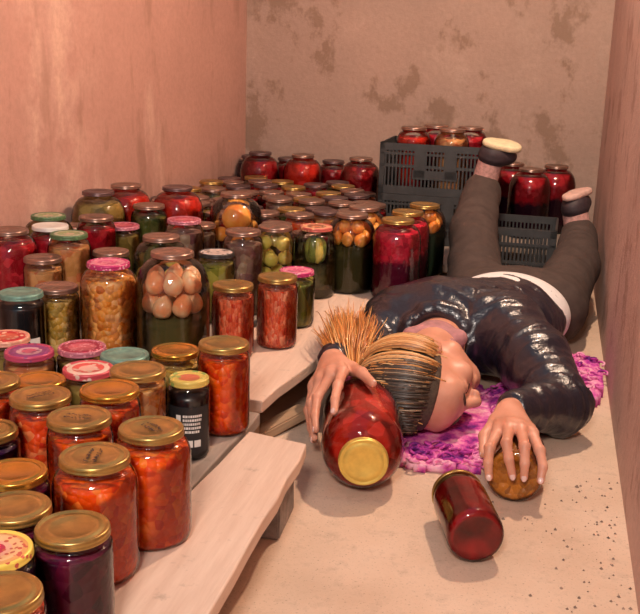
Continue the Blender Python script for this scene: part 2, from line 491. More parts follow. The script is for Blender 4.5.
# grit on the floor
GRIT = simple('grit', (.25, .18, .14), .9, var=.6, vs=30)
mb = MB()
for i in range(300):
    y = random.uniform(1.3, 2.7); x = .18 - abs(random.gauss(0, .09)) if i % 3 else random.uniform(-.2, .17)
    if x < -.25 or y > 1.85 or (x < 0 and y < 1.62) or (y > 1.7 and x < .03): continue
    s = random.uniform(.0012, .004) * (1.5 if i % 9 == 0 else 1)
    bmv = [(0, 0, s), (s, 0, 0), (0, s * .8, 0), (-s * .9, 0, 0), (0, -s, 0), (0, 0, -s * .2)]
    r = random.uniform(0, 6); vs = [(x + a * math.cos(r) - b * math.sin(r), y + a * math.sin(r) + b * math.cos(r), max(0, c) + .0003) for a, b, c in bmv]
    mb.add((vs, [(0, 1, 2), (0, 2, 3), (0, 3, 4), (0, 4, 1), (5, 2, 1), (5, 3, 2), (5, 4, 3), (5, 1, 4)]))
tag(obj('floor_grit', mb.mesh('floor_grit', GRIT, False)), 'crumbs of dirt scattered on the floor along the right wall', 'dirt', kind='stuff')

# ------------------------------------------------------------------ planks
def mat_wood(name, a, b):
    m, nt, out = new_mat(name)
    v = coords(nt, True, (14, 1.2, 14))
    f = noise_f(nt, v, 4, 6, .65)
    c = ramp(nt, f, [(.3, a), (.7, b)])
    k = noise_f(nt, coords(nt, True), 30, 4, .7)
    c = mixc(nt, ramp(nt, k, [(.6, (0, 0, 0)), (.75, (.5, .5, .5))]), c, tuple(x * .5 for x in a))
    principled(nt, out, c, .75, 0, bump(nt, f, .3, .004), .3); return m
WOOD = mat_wood('pale_plank', (.62, .44, .34), (.74, .57, .46))
WOODG = mat_wood('grey_plank', (.30, .24, .20), (.42, .34, .28))
WOODB = mat_wood('brown_wood', (.36, .23, .14), (.50, .34, .22))

def plank(label, quad, z0, z1, mat, name='shelf_plank', wob=.003):
    """board with straight-sawn but slightly worn outline; quad = near-left, near-right, far-right, far-left"""
    q = [Vector((x, y, 0)) for x, y in quad]
    nl, nr, fr, fl = q
    n = 14; L, R = [], []
    for i in range(n + 1):
        t = i / n
        L.append(nl.lerp(fl, t) + Vector((random.uniform(-wob, wob), 0, 0))); R.append(nr.lerp(fr, t) + Vector((random.uniform(-wob, wob), 0, 0)))
    o = nl.lerp(nr, .5)
    bm = bmesh.new()
    rows = []
    for a, b in zip(L, R):
        row = []
        for z in (z0, z1):
            row.append([bm.verts.new((a.lerp(b, s) - o + Vector((0, 0, z - z0)))) for s in (0, .33, .66, 1)])
        rows.append(row)
    for i in range(n):
        A, B = rows[i], rows[i + 1]
        for k in range(3):
            bm.faces.new((A[1][k], A[1][k + 1], B[1][k + 1], B[1][k])); bm.faces.new((A[0][k + 1], A[0][k], B[0][k], B[0][k + 1]))
        bm.faces.new((A[0][0], A[1][0], B[1][0], B[0][0])); bm.faces.new((A[1][3], A[0][3], B[0][3], B[1][3]))
    for e, rv in ((rows[0], False), (rows[-1], True)):
        for k in range(3):
            f = (e[0][k], e[0][k + 1], e[1][k + 1], e[1][k]); bm.faces.new(f[::-1] if rv else f)
    bmesh.ops.recalc_face_normals(bm, faces=bm.faces)
    bmesh.ops.bevel(bm, geom=[e for e in bm.edges if e.calc_face_angle(0) > .8], offset=.003, segments=2, profile=.5, affect='EDGES')
    ob = obj(name, bm_mesh(name, bm, mat)); ob.location = (o.x, o.y, z0)
    return tag(ob, label, 'plank', 'planks the jars stand on')

TOP = .118
plank('pale plank jutting out at the front, its bare right edge beside the floor jars', [(-.535, .55), (-.345, .55), (-.368, 1.581), (-.482, 1.607)], .092, TOP - .0005, WOOD)
plank('pale plank edge running back beside the two grated carrot jars and the hair', [(-.725, 1.78), (-.503, 1.76), (-.335, 3.05), (-.55, 3.10)], .092, TOP - .0005, WOOD)
plank('grey plank under the front rows of orange and purple jars', [(-.83, .55), (-.54, .55), (-.487, 1.70), (-.78, 1.74)], .092, TOP - .0005, WOODG)
plank('grey plank along the left edge under the red lidded jars', [(-1.20, .55), (-.845, .55), (-.795, 1.74), (-1.12, 1.755)], .092, TOP - .0005, WOODG)
plank('grey plank under the salad and pear jars in the middle', [(-1.04, 1.765), (-.737, 1.785), (-.562, 3.10), (-.85, 3.11)], .092, TOP - .0005, WOODG)
plank('grey plank along the left wall under the clustered printed lids', [(-1.365, 1.77), (-1.055, 1.77), (-.866, 3.11), (-1.275, 3.11)], .092, TOP - .0005, WOODG)
plank('grey plank across the back left under the field of lids', [(-1.262, 3.125), (-.86, 3.125), (-.86, 3.985), (-1.2, 3.985)], .092, TOP - .0005, WOODG)
plank('grey plank from the crates to the back wall under the dark compotes', [(-.855, 3.125), (-.195, 3.125), (-.195, 3.985), (-.855, 3.985)], .092, TOP - .0005, WOODG)
plank('grey plank against the back wall behind the low crate', [(-.150, 3.52), (.17, 3.52), (.17, 3.985), (-.155, 3.985)], .092, TOP - .0005, WOODG)

BRICK = simple('grey_brick', (.26, .22, .20), .9, var=.35, vs=40, bmp=.5, bs=120)
def block(name, label, cat, c, s, mat, rz=0, rx=0, ry=0, bev=.003):
    bm = bmesh.new(); add_box(bm, (0, 0, s[2] / 2), s)
    bmesh.ops.bevel(bm, geom=list(bm.edges), offset=bev, segments=2, affect='EDGES')
    for v in bm.verts: v.co += Vector((noise.noise(v.co * 40) * .0015, noise.noise(v.co * 43 + Vector((9, 0, 0))) * .0015, 0))
    o = obj(name, bm_mesh(name, bm, mat)); o.location = c; o.rotation_euler = (rx, ry, rz)
    return tag(o, label, cat)
block('brick', 'grey brick propping the front plank near its far end', 'brick', (-.425, 1.50, 0), (.085, .12, .0915), BRICK, .05)
block('wooden_block', 'brown wooden block under the near part of the front plank', 'block', (-.42, 1.06, 0), (.09, .10, .0915), WOODB, .05)
block('wooden_block', 'upright wooden block under the near end of the second plank', 'block', (-.575, 1.80, 0), (.10, .045, .0915), WOODB, -.1)
block('wooden_offcut', 'short wooden offcut leaning out from under the second plank', 'offcut', (-.515, 1.885, .003), (.04, .20, .022), WOODB, -.5, .12)
for (x, y) in ((-.66, .9), (-.66, 1.5), (-1.0, 1.2), (-.9, 2.3), (-1.15, 2.4), (-.45, 2.75), (-1.03, 3.5), (-.5, 3.3), (-.5, 3.8), (0, 3.7)):
    b = block('brick', 'grey brick hidden under the planks of jars', 'brick', (x, y, 0), (.22, .11, .0915), BRICK)
    b['group'] = 'bricks under the planks'

# ------------------------------------------------------------------ jars
# type: height, body radius, lid radius, shoulder height below the lid
T = {'B': (.163, .0545, .0445, .042), 'T': (0.137, .034, .0330, .018), 'J': (0.140, .051, .0445, .04), 'S': (0.137, .045, .0425, .022), 'M': (0.162, .0465, .0445, .036), 'L': (0.177, .053, .0445, .045), 'N': (0.172, .046, .0435, .035),
     'XN': (0.212, .052, .0445, .045), 'P': (0.192, .056, .0445, .045), 'XM': (0.217, .060, .0445, .055), 'X': (0.217, .066, .0445, .06), 'XX': (0.249, .077, .0445, .08)}
_cache = {}
def body_prof(t, inset=0.):
    h, R, rl, sh = T[t]
    rn = rl - .0025; zs = h - sh; zn = h - .0105
    P = [(0, .004), (R * .55, .0035), (R * .8, .0), (R * .9, .0012), (R * .97, .006), (R, .014)]
    P += [(R, zs * f) for f in (.3, .6, .85)] + [(R, zs)]
    for i in range(1, 8):
        a = i / 8 * math.pi / 2
        P.append((rn + (R - rn) * math.cos(a) ** 1.15, zs + (zn - .006 - zs) * math.sin(a)))
    P += [(rn * .955, zn - .005), (rn * .955, zn - .001), (rn * .985, zn + .001), (rn, h - .003)]
    if inset: P = [(max(0, r - inset), z + (inset if i < 5 else 0)) for i, (r, z) in enumerate(P)]
    return P

def glass_mesh(t):
    if ('g', t) not in _cache:
        vs, fs = lathe(body_prof(t), 44); _cache['g', t] = mesh_from('glass_body_' + t, vs, fs, GLASS)
    return _cache['g', t]

LUMP = {'orange': (80, 0.0023, 1), 'redmix': (75, 0.0025, 1), 'grated': (130, 0.0015, .6), 'salad': (68, 0.0033, 1), 'yellow': (72, 0.0033, 1), 'peachy': (42, 0.0041, 1),
        'pickle': (42, 0.0047, .5), 'mauve': (40, 0.0047, 1), 'darkgreen': (50, 0.0033, 1), 'olive': (42, 0.0039, 1), 'tomato': (36, 0.0041, 1), 'crimson': (52, 0.0030, 1),
        'rasp': (70, 0.0028, 1), 'beet': (60, 0.0017, 1), 'cherry': (55, 0.0025, 1), 'rust': (80, 0.0017, 1)}
def fill_mesh(t, key, mat, z1, far=False):
    k = ('f', t, key, round(z1, 4), far)
    if k not in _cache:
        P = body_prof(t, .0016)
        Q = []
        for (r, z), (rb, zb) in zip(P, P[1:] + [P[-1]]):
            if z >= z1: break
            Q.append((r, z))
            if zb > z1: Q.append((r + (rb - r) * (z1 - z) / (zb - z), z1))
        Q = Q + [(0, z1 + .001)]
        if key in LUMP and not far:
            sc_, am, zl = LUMP[key]
            R_ = []                      # finer rings so the packed pieces stand out as real lumps
            for (r0, z0), (r1, z1_) in zip(Q, Q[1:]):
                m = max(1, int(math.hypot(r1 - r0, z1_ - z0) / .0032))
                R_ += [(r0 + (r1 - r0) * i / m, z0 + (z1_ - z0) * i / m) for i in range(m)]
            vs, fs = lathe(R_ + [Q[-1]], 90)
            out = []
            for v in vs:
                p = Vector(v); r = math.hypot(p.x, p.y)
                d = noise.voronoi(Vector((p.x, p.y, p.z * zl)) * sc_)[0][0]
                a_ = am * min(1, r / .02)
                if r > 1e-5: p.x -= p.x / r * a_ * min(1, 1.15 * d); p.y -= p.y / r * a_ * min(1, 1.15 * d)
                if p.z > z1 - .004: p.z -= a_ * 1.4 * d
                out.append(p)
            vs = out
        else:
            vs, fs = lathe(Q, 40)
        _cache[k] = mesh_from('filling', vs, fs, mat)
    return _cache[k]

def lid_mesh(t, lid):
    k = ('l', T[t][2], lid)
    if k not in _cache:
        r = T[t][2]
        P = [(0, -.0008), (r * .55, -.0008), (r * .6, .0002), (r * .78, .0002), (r * .82, -.001), (r * .88, -.001), (r * .93, .0008), (r * .975, .0006), (r, -.0012),
             (r * 1.004, -.0045), (r * .995, -.0060), (r * 1.014, -.0072), (r * 1.014, -.0090), (r * .99, -.0098), (r * .95, -.0090)]
        vs, fs = lathe(P[::-1], 44); _cache[k] = mesh_from('lid_' + lid, vs, fs, LID[lid])
    return _cache[k]

INK = simple('pen_ink', (.05, .03, .03), .6)
def scribble(t, seed):
    """strokes of handwriting across the top of a lid"""
    rnd = random.Random(seed); mb = MB(); r = T[t][2]
    for row in (-1, 0):
        x = -r * .45
        while x < r * .4:
            w = rnd.uniform(.003, .006); y = row * .011 + .004
            pts = [(x + w * a, y + rnd.uniform(-.0035, .0035), .0006) for a in (0, .35, .7, 1)]
            mb.add(tube(pts, .00045, 4)); x += w + rnd.uniform(.0005, .002)
    return mb.mesh('pen_marking', INK)

def jar(t, x, y, fill, lid, label, z=TOP, group=None, level=None, axis=None, rot=None, pen=None, far=False):
    h, R, rl, sh = T[t]
    r = thing('preserve_jar', label, 'jar', (x, y, z), group or 'jars of preserves standing on the planks')
    if axis is not None:
        r.rotation_mode = 'QUATERNION'; r.rotation_quaternion = Vector(axis).normalized().to_track_quat('Z', 'Y')
    else:
        r.rotation_euler = (0, 0, random.uniform(0, 6.28) if rot is None else rot)
    obj('glass_body', glass_mesh(t), r)
    if fill is not None:
        mat = FILL.get(fill) or BRINE.get(fill)
        z1 = h - (.030 if h > .19 else .025) if level is None else level
        obj('filling' if fill in FILL else 'brine', fill_mesh(t, fill, mat, z1, far), r)
    l = obj('lid', lid_mesh(t, lid), r, (0, 0, h))
    if pen: obj('pen_marking', scribble(t, pen), l)
    return r

JARS = {  # key: type, x, y, filling, lid, label
'a1':('S',-0.499,0.802,'redmix','brass','brass lidded jar cut off by the bottom left corner of the photo'),
'a2':('S',-0.552,0.879,'plum','yellow','jar with a yellow rimmed fruit printed lid near the bottom left corner'),
'a3':('S',-0.493,0.949,'beet','brass','nearest dark purple beet jar with plain brass lid beside the front plank'),
'a4':('S',-0.581,0.977,'beet','brass','plain brass lidded dark jar right behind the yellow printed lid'),
'a5':('S',-0.632,1.064,'beet','amber','shiny amber lidded jar left of the nearest orange salad jar'),
'a6':('B',-0.530,1.086,'orange','brass','nearest orange salad jar, scribbled brass lid, right behind the purple beet jar'),
'a7':('B',-0.498,1.195,'orange','brass','orange salad jar standing rightmost on the front plank, in front of the black labelled jar'),
'a8':('S',-0.739,1.179,'plum','brass','dark plum jar with a brass lid cut by the left edge of the photo'),
'a9':('M',-0.610,1.206,'orange','brass','orange jar with handwriting on its brass lid, behind the nearest orange salad jar'),
'a10':('M',-0.702,1.267,'redmix','brass','red salad jar with plain brass lid between the plum jar and the handwritten lid'),
'a11':('M',-0.618,1.324,'redmix','amber','red salad jar under an amber lid, left of the jar with chunky pale salad'),
'a12':('M',-0.614,1.422,'salad','brass','jar of pale orange chunky salad, its brass lid in front of the tall salad jar'),
'a13':('M',-0.806,1.303,'redmix','brass','red jar with a brass lid cut by the left edge below the red printed lid'),
'a14':('S',-0.773,1.392,'peachy','amber','low amber lidded jar directly in front of the purple and red printed lid'),
'a16':('S',-0.724,1.470,'olive','redwhite','jar under a red and white swirled lid, beside the purple printed lid'),
'a17':('S',-0.863,1.525,'peachy','purple','jar under a purple and red printed lid with pale glass showing below'),
'a18':('S',-0.945,1.590,'olive','red','bright red printed lid at the left edge, below the dark teal lidded jar'),
'a19':('S',-0.787,1.576,'olive','crimson','jar under a dull dark red lid behind the red and white swirled lid'),
'a20':('S',-0.697,1.558,'peachy','teal','low jar under a dull greenish lid in front of the tall orange salad jar'),
'a21':('S',-0.623,1.612,'yellow','amber','amber lidded low jar in front of the big pear jar, behind the black labelled jar'),
'a22':('M',-0.529,1.602,'orange','brass','bright orange jar on its own in the gap behind the front plank'),
'b23':('M',-0.646,2.018,'grated','brass','left of the two grated carrot jars standing on the second plank'),
'b24':('M',-0.575,2.125,'grated','brass','right of the two grated carrot jars standing on the second plank'),
'b25':('XM',-0.882,1.899,'salad','magenta','tall jar of orange cubed salad under a bright magenta lid'),
'b26':('N',-1.014,2.199,'darkgreen','dull','dull bronze lidded jar right behind the magenta lidded salad jar'),
'b27':('M',-0.989,1.874,'yellow','dull','jar of yellowish cubes between the dark teal lidded jar and the magenta lidded jar'),
'b28':('N',-1.013,1.769,'black','teal','dark teal lidded jar with black contents and a pale paper label'),
'b27b':('N',-1.129,2.077,'peachy','dull','jar of pale orange fruit seen above the jar of yellowish cubes'),
'b30':('X',-1.251,2.145,'crimson','dull','big jar of dark red fruit at the left edge, above the dark teal lidded jar'),
'b31':('X',-1.261,2.358,'olive','green','jar under a wide dark green printed lid, highest at the left edge'),
'b32':('XN',-1.201,2.254,'crimson','white','jar under a plain white lid between the two green printed lids'),
'b33':('XN',-1.111,2.175,'peachy','green','jar under a green and white printed lid above the pale orange fruit jar'),
'b34':('XX',-1.231,2.595,'olive','dark','big olive compote jar with a dark neck, against the left wall'),
'b35':('XN',-1.153,2.414,'crimson','dull','bronze lidded jar right behind the green and white printed lid'),
'b36':('N',-1.238,2.470,'mauve','dull','low bronze lidded jar at the foot of the big olive compote jar'),
'b37':('N',-1.126,2.526,'olive','crimson','jar under a crimson printed lid in front of the bright red wall jar'),
'w38':('XX',-1.215,2.750,'tomato','dull','big bright red jar standing against the left wall'),
'w39':('XX',-1.061,2.770,'tomato','dark','big dark necked red jar right of the bright red wall jar'),
'c40':('XN',-1.099,2.644,'darkgreen','dull','bronze lidded jar of dark greens between the two big red wall jars'),
'c42':('XN',-0.926,2.465,'mauve','crimson','jar under a crimson printed lid, behind and right of the big empty necked jar'),
'c43':('X',-0.886,2.205,'pale','dull','big clear jar with pale yellow fruit behind the pear jar'),
'pear':('XX',-0.742,1.906,'clear','dull','big jar of pale pears floating over cloudy brine'),
'c46':('N',-0.773,2.280,'pickle','bw','pickle jar under a black and white printed lid, behind the left grated carrot jar'),
'c47':('XN',-0.734,2.372,'mauve','dull','jar of greyish plums right behind the black and white printed lid'),
'c48':('N',-0.938,2.622,'mauve','dull','bronze lidded jar two places left of the single big peach'),
'c49':('N',-0.946,2.819,'crimson','dull','bronze lidded jar just behind and left of the single big peach'),
'peach1':('XX',-0.865,2.723,None,'dull','big jar with one large orange peach against the glass, amid the lids'),
'c51':('N',-0.740,2.714,'darkgreen','dull','bronze lidded jar just right of the single big peach'),
'ypear':('XN',-0.675,2.460,'pale','dull','jar of round yellow plums behind the right grated carrot jar'),
'pick':('P',-0.600,2.606,'pale','coral','pickle jar under a coral printed lid with cucumbers and yellow squash'),
'mag':('S',-0.576,2.305,'pickle','magenta','low green pickle jar under a magenta lid behind the right grated carrot jar'),
'peach2':('X',-0.511,2.833,'dark','dull','right one of the two peach jars, beside the raspberry jars'),
'peach3':('X',-0.520,2.700,'dark','dull','left one of the two peach jars, beside the coral lidded pickle jar'),
'rasp1':('X',-0.386,2.662,'rasp','brass','nearer raspberry compote jar standing by the black jacket'),
'rasp2':('X',-0.380,2.802,'rasp','brass','farther raspberry compote jar, mostly behind the nearer one'),
'pgreen':('X',-0.350,2.950,'green','brass','jar of peaches over dark green brine beside the trouser leg'),
}
LEVEL = {'pear': 0.112, 'c43': 0.102, 'ypear': 0.062, 'pick': 0.082, 'peach2': 0.127, 'peach3': 0.127, 'pgreen': 0.132}
PEN = {'a6': 3, 'a7': 5, 'a9': 8, 'a10': 11}
BUILT = {}
for k, (t, x, y, fl, ld, lb) in JARS.items():
    BUILT[k] = jar(t, x, y, fl, ld, lb, level=LEVEL.get(k), pen=PEN.get(k), rot=.2 if k in ('b28',) else None)
BUILT['black'] = jar('T', -.548, 1.478, 'black', 'fruitprint', 'black jar with white printed text on its label, beside the bright orange jar', rot=.15)

# paper labels wrapped on the two dark jars
PAPER = simple('pale_paper', (.70, .68, .64), .7, var=.1)
BLACKP = simple('black_paper', (.012, .012, .014), .5)
def wrap_patch(mb, R, a0, a1, z0, z1, mi, n=10):
    vs, fs = [], []
    for i in range(n + 1):
        a = a0 + (a1 - a0) * i / n
        for z in (z0, z1): vs.append((R * math.cos(a), R * math.sin(a), z))
    for i in range(n): fs.append((2 * i, 2 * i + 2, 2 * i + 3, 2 * i + 1))
    mb.add((vs, fs), mi)
mb = MB(); c = -math.pi / 2
wrap_patch(mb, .0344, c - 1.3, c + 1.3, .014, .096, 0, 20)
rnd = random.Random(2)
wrap_patch(mb, .0347, c - .45, c - .2, .068, .082, 1, 4)
for i in range(5):      # rows of small white text
    z = .078 - i * .0068; a = c - .1
    while a < c + .8 - i * .03:
        w = rnd.uniform(.03, .10); wrap_patch(mb, .0347, a, a + w, z, z + .0042, 1, 2); a += w + .025
wrap_patch(mb, .0347, c - .05, c + .38, .026, .038, 1, 6)
wrap_patch(mb, .0347, c + .45, c + .78, .026, .038, 1, 6)
o = obj('paper_label', mb.mesh('paper_label', [BLACKP, PAPER]), BUILT['black']); o['label'] = 'black label with rows of white text'
mb = MB(); wrap_patch(mb, .0464, c + .1, c + 1.1, .02, .085, 0, 12)
o = obj('paper_label', mb.mesh('paper_label', PAPER), BUILT['b28']); o['label'] = 'pale paper label'

# fruit and vegetables one can count inside the clear jars
def ico_mesh(name, mat, r, squash=(1, 1, 1), seed=0, bumpy=.06, taper=0.):
    bm = bmesh.new(); bmesh.ops.create_icosphere(bm, subdivisions=3, radius=1)
    for v in bm.verts:
        p = v.co.copy(); s = 1 + bumpy * noise.noise(p * 1.3 + Vector((seed * 7.1, 0, 0)))
        tz = 1 - taper * p.z
        v.co = Vector((p.x * squash[0] * tz, p.y * squash[1] * tz, p.z * squash[2])) * r * s
    return bm_mesh(name, bm, mat, True)

def pack(key, name, cat, label, group, mat, spots, r, squash=(1, 1, 1), taper=0., tilt=True):
    t, x, y = JARS[key][:3]; R = T[t][1] - .0035
    metas = [ico_mesh(name, mat, r, squash, s, .10, taper) for s in range(3)]
    for i, (a, rr, z) in enumerate(spots):
        q = min(rr, R - r * max(squash) * (1 + .6 * taper) * 1.04 - .001)
        o = obj(name, metas[i % 3]); o.location = (x + q * math.cos(a), y + q * math.sin(a), TOP + z + .012)
        o.rotation_euler = (random.uniform(-.4, .4), random.uniform(-.4, .4), random.uniform(0, 6)) if tilt else (0, 0, 0)
        tag(o, label, cat, group)
PI = math.pi
pack('pear', 'pear_half', 'pear', 'pale pear piece inside the big jar of cloudy brine', 'pears inside the big pear jar', PEAR,
     [(-PI / 2 + d, .047, z) for d, z in ((-1.1, .132), (-.12, .128), (.85, .131), (1.8, .13), (2.8, .13), (3.8, .13), (-.62, .177), (.38, .179), (1.4, .177), (2.4, .177), (3.4, .177), (4.4, .177))], .0205, (.98, .98, 1.22), .2)
pack('c43', 'yellow_plum', 'plum', 'yellow fruit piece inside the big clear jar behind the pear jar', 'fruit inside the clear jar', YPEAR,
     [(-.6, .042, .115), (.4, .042, .112), (-1.6, .042, .115), (-2.6, .042, .115), (-.2, .03, .15)], .019)
pack('peach1', 'peach', 'peach', 'large orange peach or its stone half inside the jar amid the lids', 'peaches in the single peach jar', PEACH,
     [(-PI / 2 + .35, .028, .172)], .041, (1, 1, .95))
pack('peach1', 'apricot', 'apricot', 'small apricot half below the large peach amid the lids', 'apricots in the single peach jar', PEACH,
     [(-PI / 2 - .7, .05, .123), (-PI / 2 + .3, .05, .115), (-PI / 2 + 1.4, .05, .115), (2., .05, .115)], .021)
pack('ypear', 'yellow_plum', 'plum', 'round yellow plum inside the jar behind the right grated carrot jar', 'plums in the yellow plum jar', YPEAR,
     [(-PI / 2 + d, .027, z) for d, z in ((-.8, .075), (1.0, .075), (3.1, .075), (-.1, .117), (1.9, .117), (4.1, .117), (-1.0, .158), (1.1, .158), (3.2, .158))], .0195, (1, 1, 1.0))
for key, w in (('peach2', 'right'), ('peach3', 'left')):
    pack(key, 'peach_half', 'peach', 'orange peach half inside the %s one of the two peach jars' % w, 'peach halves in the %s peach jar' % w, PEACH,
         [(-PI / 2 + d, .042, z) for d, z in ((-1.2, .137), (-.1, .139), (.95, .136), (2., .137), (3., .137), (4.1, .137))] + [(-PI / 2 + d, .024, .171) for d in (-.7, .9, 2.6)], .0182, (1.05, .78, 1.12), .12)
pack('pgreen', 'peach_half', 'peach', 'orange peach half inside the jar of dark green brine', 'peach halves over dark green brine', PEACH,
     [(-PI / 2 + d, .042, z) for d, z in ((-1.2, .142), (-.1, .144), (.95, .141), (2., .142), (3., .142), (4.1, .142))] + [(-PI / 2 + d, .022, .174) for d in (-.7, 1.1)], .0188, (1.05, .78, 1.12), .15)
pack('pick', 'pickled_cucumber', 'cucumber', 'dark green cucumber inside the coral lidded pickle jar', 'cucumbers in the coral lidded jar', CUKE,
     [(-PI / 2 + d, .034, .115) for d in (-1.0, -.2, 1.6, 2.5, 3.4, 4.3)], .016, (1, 1, 2.2), 0, False)
pack('pick', 'yellow_squash', 'squash', 'yellow squash piece inside the coral lidded pickle jar', 'squash in the coral lidded jar', YPEAR,
     [(-PI / 2 + .68, .034, .115)], .016, (1, 1, 2.2), 0, False)

# the packed field of lids towards the back, row by row
ROWS = [[(-1.179, 3.625), (-1.074, 3.626), (-0.973, 3.629), (-0.862, 3.634), (-0.759, 3.627), (-0.657, 3.627)], [(-1.137, 3.532), (-1.033, 3.542), (-0.924, 3.541), (-0.82, 3.533), (-0.72, 3.539)], [(-1.19, 3.448), (-1.085, 3.439), (-0.983, 3.446), (-0.88, 3.44), (-0.776, 3.439), (-0.668, 3.448)], [(-1.149, 3.349), (-1.042, 3.352), (-0.938, 3.355), (-0.837, 3.35), (-0.732, 3.35), (-0.632, 3.349)], [(-1.204, 3.253), (-1.106, 3.26), (-1.0, 3.258), (-0.895, 3.256), (-0.787, 3.254), (-0.687, 3.254), (-0.582, 3.255)], [(-1.165, 3.168), (-1.061, 3.166), (-0.953, 3.16), (-0.855, 3.162), (-0.746, 3.166), (-0.646, 3.163), (-0.543, 3.165)], [(-1.225, 3.074), (-1.114, 3.077), (-1.011, 3.078), (-0.913, 3.069), (-0.802, 3.075), (-0.702, 3.077), (-0.596, 3.076)], [(-1.18, 2.975), (-1.075, 2.975), (-0.972, 2.985), (-0.868, 2.973), (-0.766, 2.975), (-0.656, 2.977), (-0.556, 2.974)], [(-1.232, 2.885), (-1.134, 2.881), (-0.824, 2.886), (-0.718, 2.892), (-0.615, 2.886)], [(-.671, 2.793)]]
ORD = ['leftmost', 'second from left', 'third from left', 'fourth from left', 'fifth from left', 'sixth from left', 'seventh from left']
RNAME = ['last row before the big dark compotes', 'second row before the big dark compotes', 'third row before the big dark compotes', 'fourth row before the big dark compotes', 'fifth row before the big dark compotes',
         'sixth row before the big dark compotes', 'fourth row behind the single big peach', 'third row behind the single big peach', 'nearest full row behind the single big peach', '']
fr = random.Random(12)
for ri, row in enumerate(ROWS):
    for ci, (x, y) in enumerate(row):
        fl = fr.choice(['crimson', 'cherry', 'redmix', 'darkgreen', 'olive', 'mauve', 'cherry', 'peachy'])
        lb = 'tin lidded jar, %s in the %s' % (ORD[ci], RNAME[ri]) if RNAME[ri] else 'tin lidded jar alone between the single big peach and the left peach jar'
        jar(fr.choice(['N', 'N', 'M', 'S']), x, y, fl, fr.choice(['dull', 'dull', 'dull', 'brass', 'dark']), lb, group='small jars packed in rows at the back', far=True)

# big dark compotes along the back wall
for x, y, ld, lb, fl in ((-1.10, 3.768, 'dark', 'big dark cherry jar nearest the left back corner', 'cherry'), (-.928, 3.768, 'dull', 'big red compote jar against the back wall, brightest of the four there', 'tomato'),
                     (-.835, 3.90, 'dark', 'dark red jar set back against the wall between two bigger ones', 'cherry'), (-.70, 3.768, 'dull', 'big dark red jar at the back wall nearest the stacked crate', 'cherry'),
                     (-1.02, 3.905, 'dark', 'dark jar half hidden at the back wall behind the cherry jar', 'cherry'), (-1.175, 3.912, 'dark', 'dark jar tucked right in the left back corner', 'plum')):
    jar('XX' if y < 3.8 else 'X', x, y, fl, ld, lb, group='big compote jars along the back wall')
for x, y, lb in ((-.135, 3.885, 'left one of the three red jars behind the low crate'), (-.062, 3.735, 'middle and nearest of the three red jars behind the low crate'), (.028, 3.88, 'right one of the three red jars behind the low crate')):
    jar('XX', x, y, 'halfdark', 'dull', lb, group='red jars behind the low crate')

# ------------------------------------------------------------------ crates
PLASTIC = simple('black_plastic', (.038, .040, .042), .45, var=.3, vs=25)
def crate_side(bm, L, H, th, flip):
    """a slatted side in local x (length) / z (height), rails, posts and bars"""
    add_box(bm, (0, 0, H - .012), (L, th, .024)); add_box(bm, (0, 0, .014), (L, th, .028)); add_box(bm, (0, 0, H * .56), (L, th, .010)); add_box(bm, (0, 0, H * .8), (L, th, .008))
    for s in (-1, 1): add_box(bm, (s * (L / 2 - .008), 0, H / 2), (.016, th, H))
    n = int(L / .0135)
    for i in range(n):
        x = -L / 2 + .02 + (L - .04) * i / (n - 1)
        add_box(bm, (x, 0, H / 2), (.0055, th * .7, H))
def crate(label, x, y, z, L, W, H, rz=0, panel=True):
    r = thing('plastic_crate', label, 'crate', (x, y, z), 'black plastic crates'); r.rotation_euler = (0, 0, rz)
    for nm, c, rot, l in (('front_side', (0, -W / 2, 0), 0, L), ('back_side', (0, W / 2, 0), 0, L), ('end_side', (-L / 2, 0, 0), PI / 2, W - .01), ('end_side', (L / 2, 0, 0), PI / 2, W - .01)):
        bm = bmesh.new(); crate_side(bm, l, H, .006, 0)
        if panel and nm == 'front_side':      # solid plate in the middle with a grip slot
            add_box(bm, (-l * .0, 0, H * .40), (l * .40, .007, H * .18)); add_box(bm, (-l * .14, 0, H * .62), (l * .1, .007, H * .55)); add_box(bm, (l * .14, 0, H * .62), (l * .1, .007, H * .55))
        o = obj(nm, bm_mesh(nm, bm, PLASTIC), r); o.location = c; o.rotation_euler = (0, 0, rot)
    bm = bmesh.new()
    for i in range(int(W / .02)):
        add_box(bm, (0, -W / 2 + .012 + i * .02, .004), (L - .006, .009, .008))
    for i in range(int(L / .04)):
        add_box(bm, (-L / 2 + .02 + i * .04, 0, .004), (.008, W - .006, .007))
    obj('bottom_grid', bm_mesh('bottom_grid', bm, PLASTIC), r)
    return r
crate('lower crate of the stack, dark rim showing under the upper crate', -.375, 3.565, TOP, .385, .27, .170, -.03)
crate('upper black crate holding jars of red fruit, on top of another crate', -.375, 3.565, TOP + .171, .385, .27, .174, -.03)
crate('low black lattice crate on the floor between the two trouser legs', -.066, 3.285, 0, .215, .27, .245, -.02, False)
cz = TOP + .171 + .0085
for x, y, fl, lb in ((-.468, 3.505, 'tomato', 'red jar at the front left of the upper crate'), (-.335, 3.505, 'peachy', 'orange fruit jar at the front middle of the upper crate'),
                     (-.282, 3.625, 'crimson', 'crimson jar at the back right of the upper crate'), (-.405, 3.632, 'crimson', 'dark red jar at the back of the upper crate behind the orange one')):
    jar('XM', x, y, fl, 'dull', lb, z=cz, group='jars inside the upper crate')

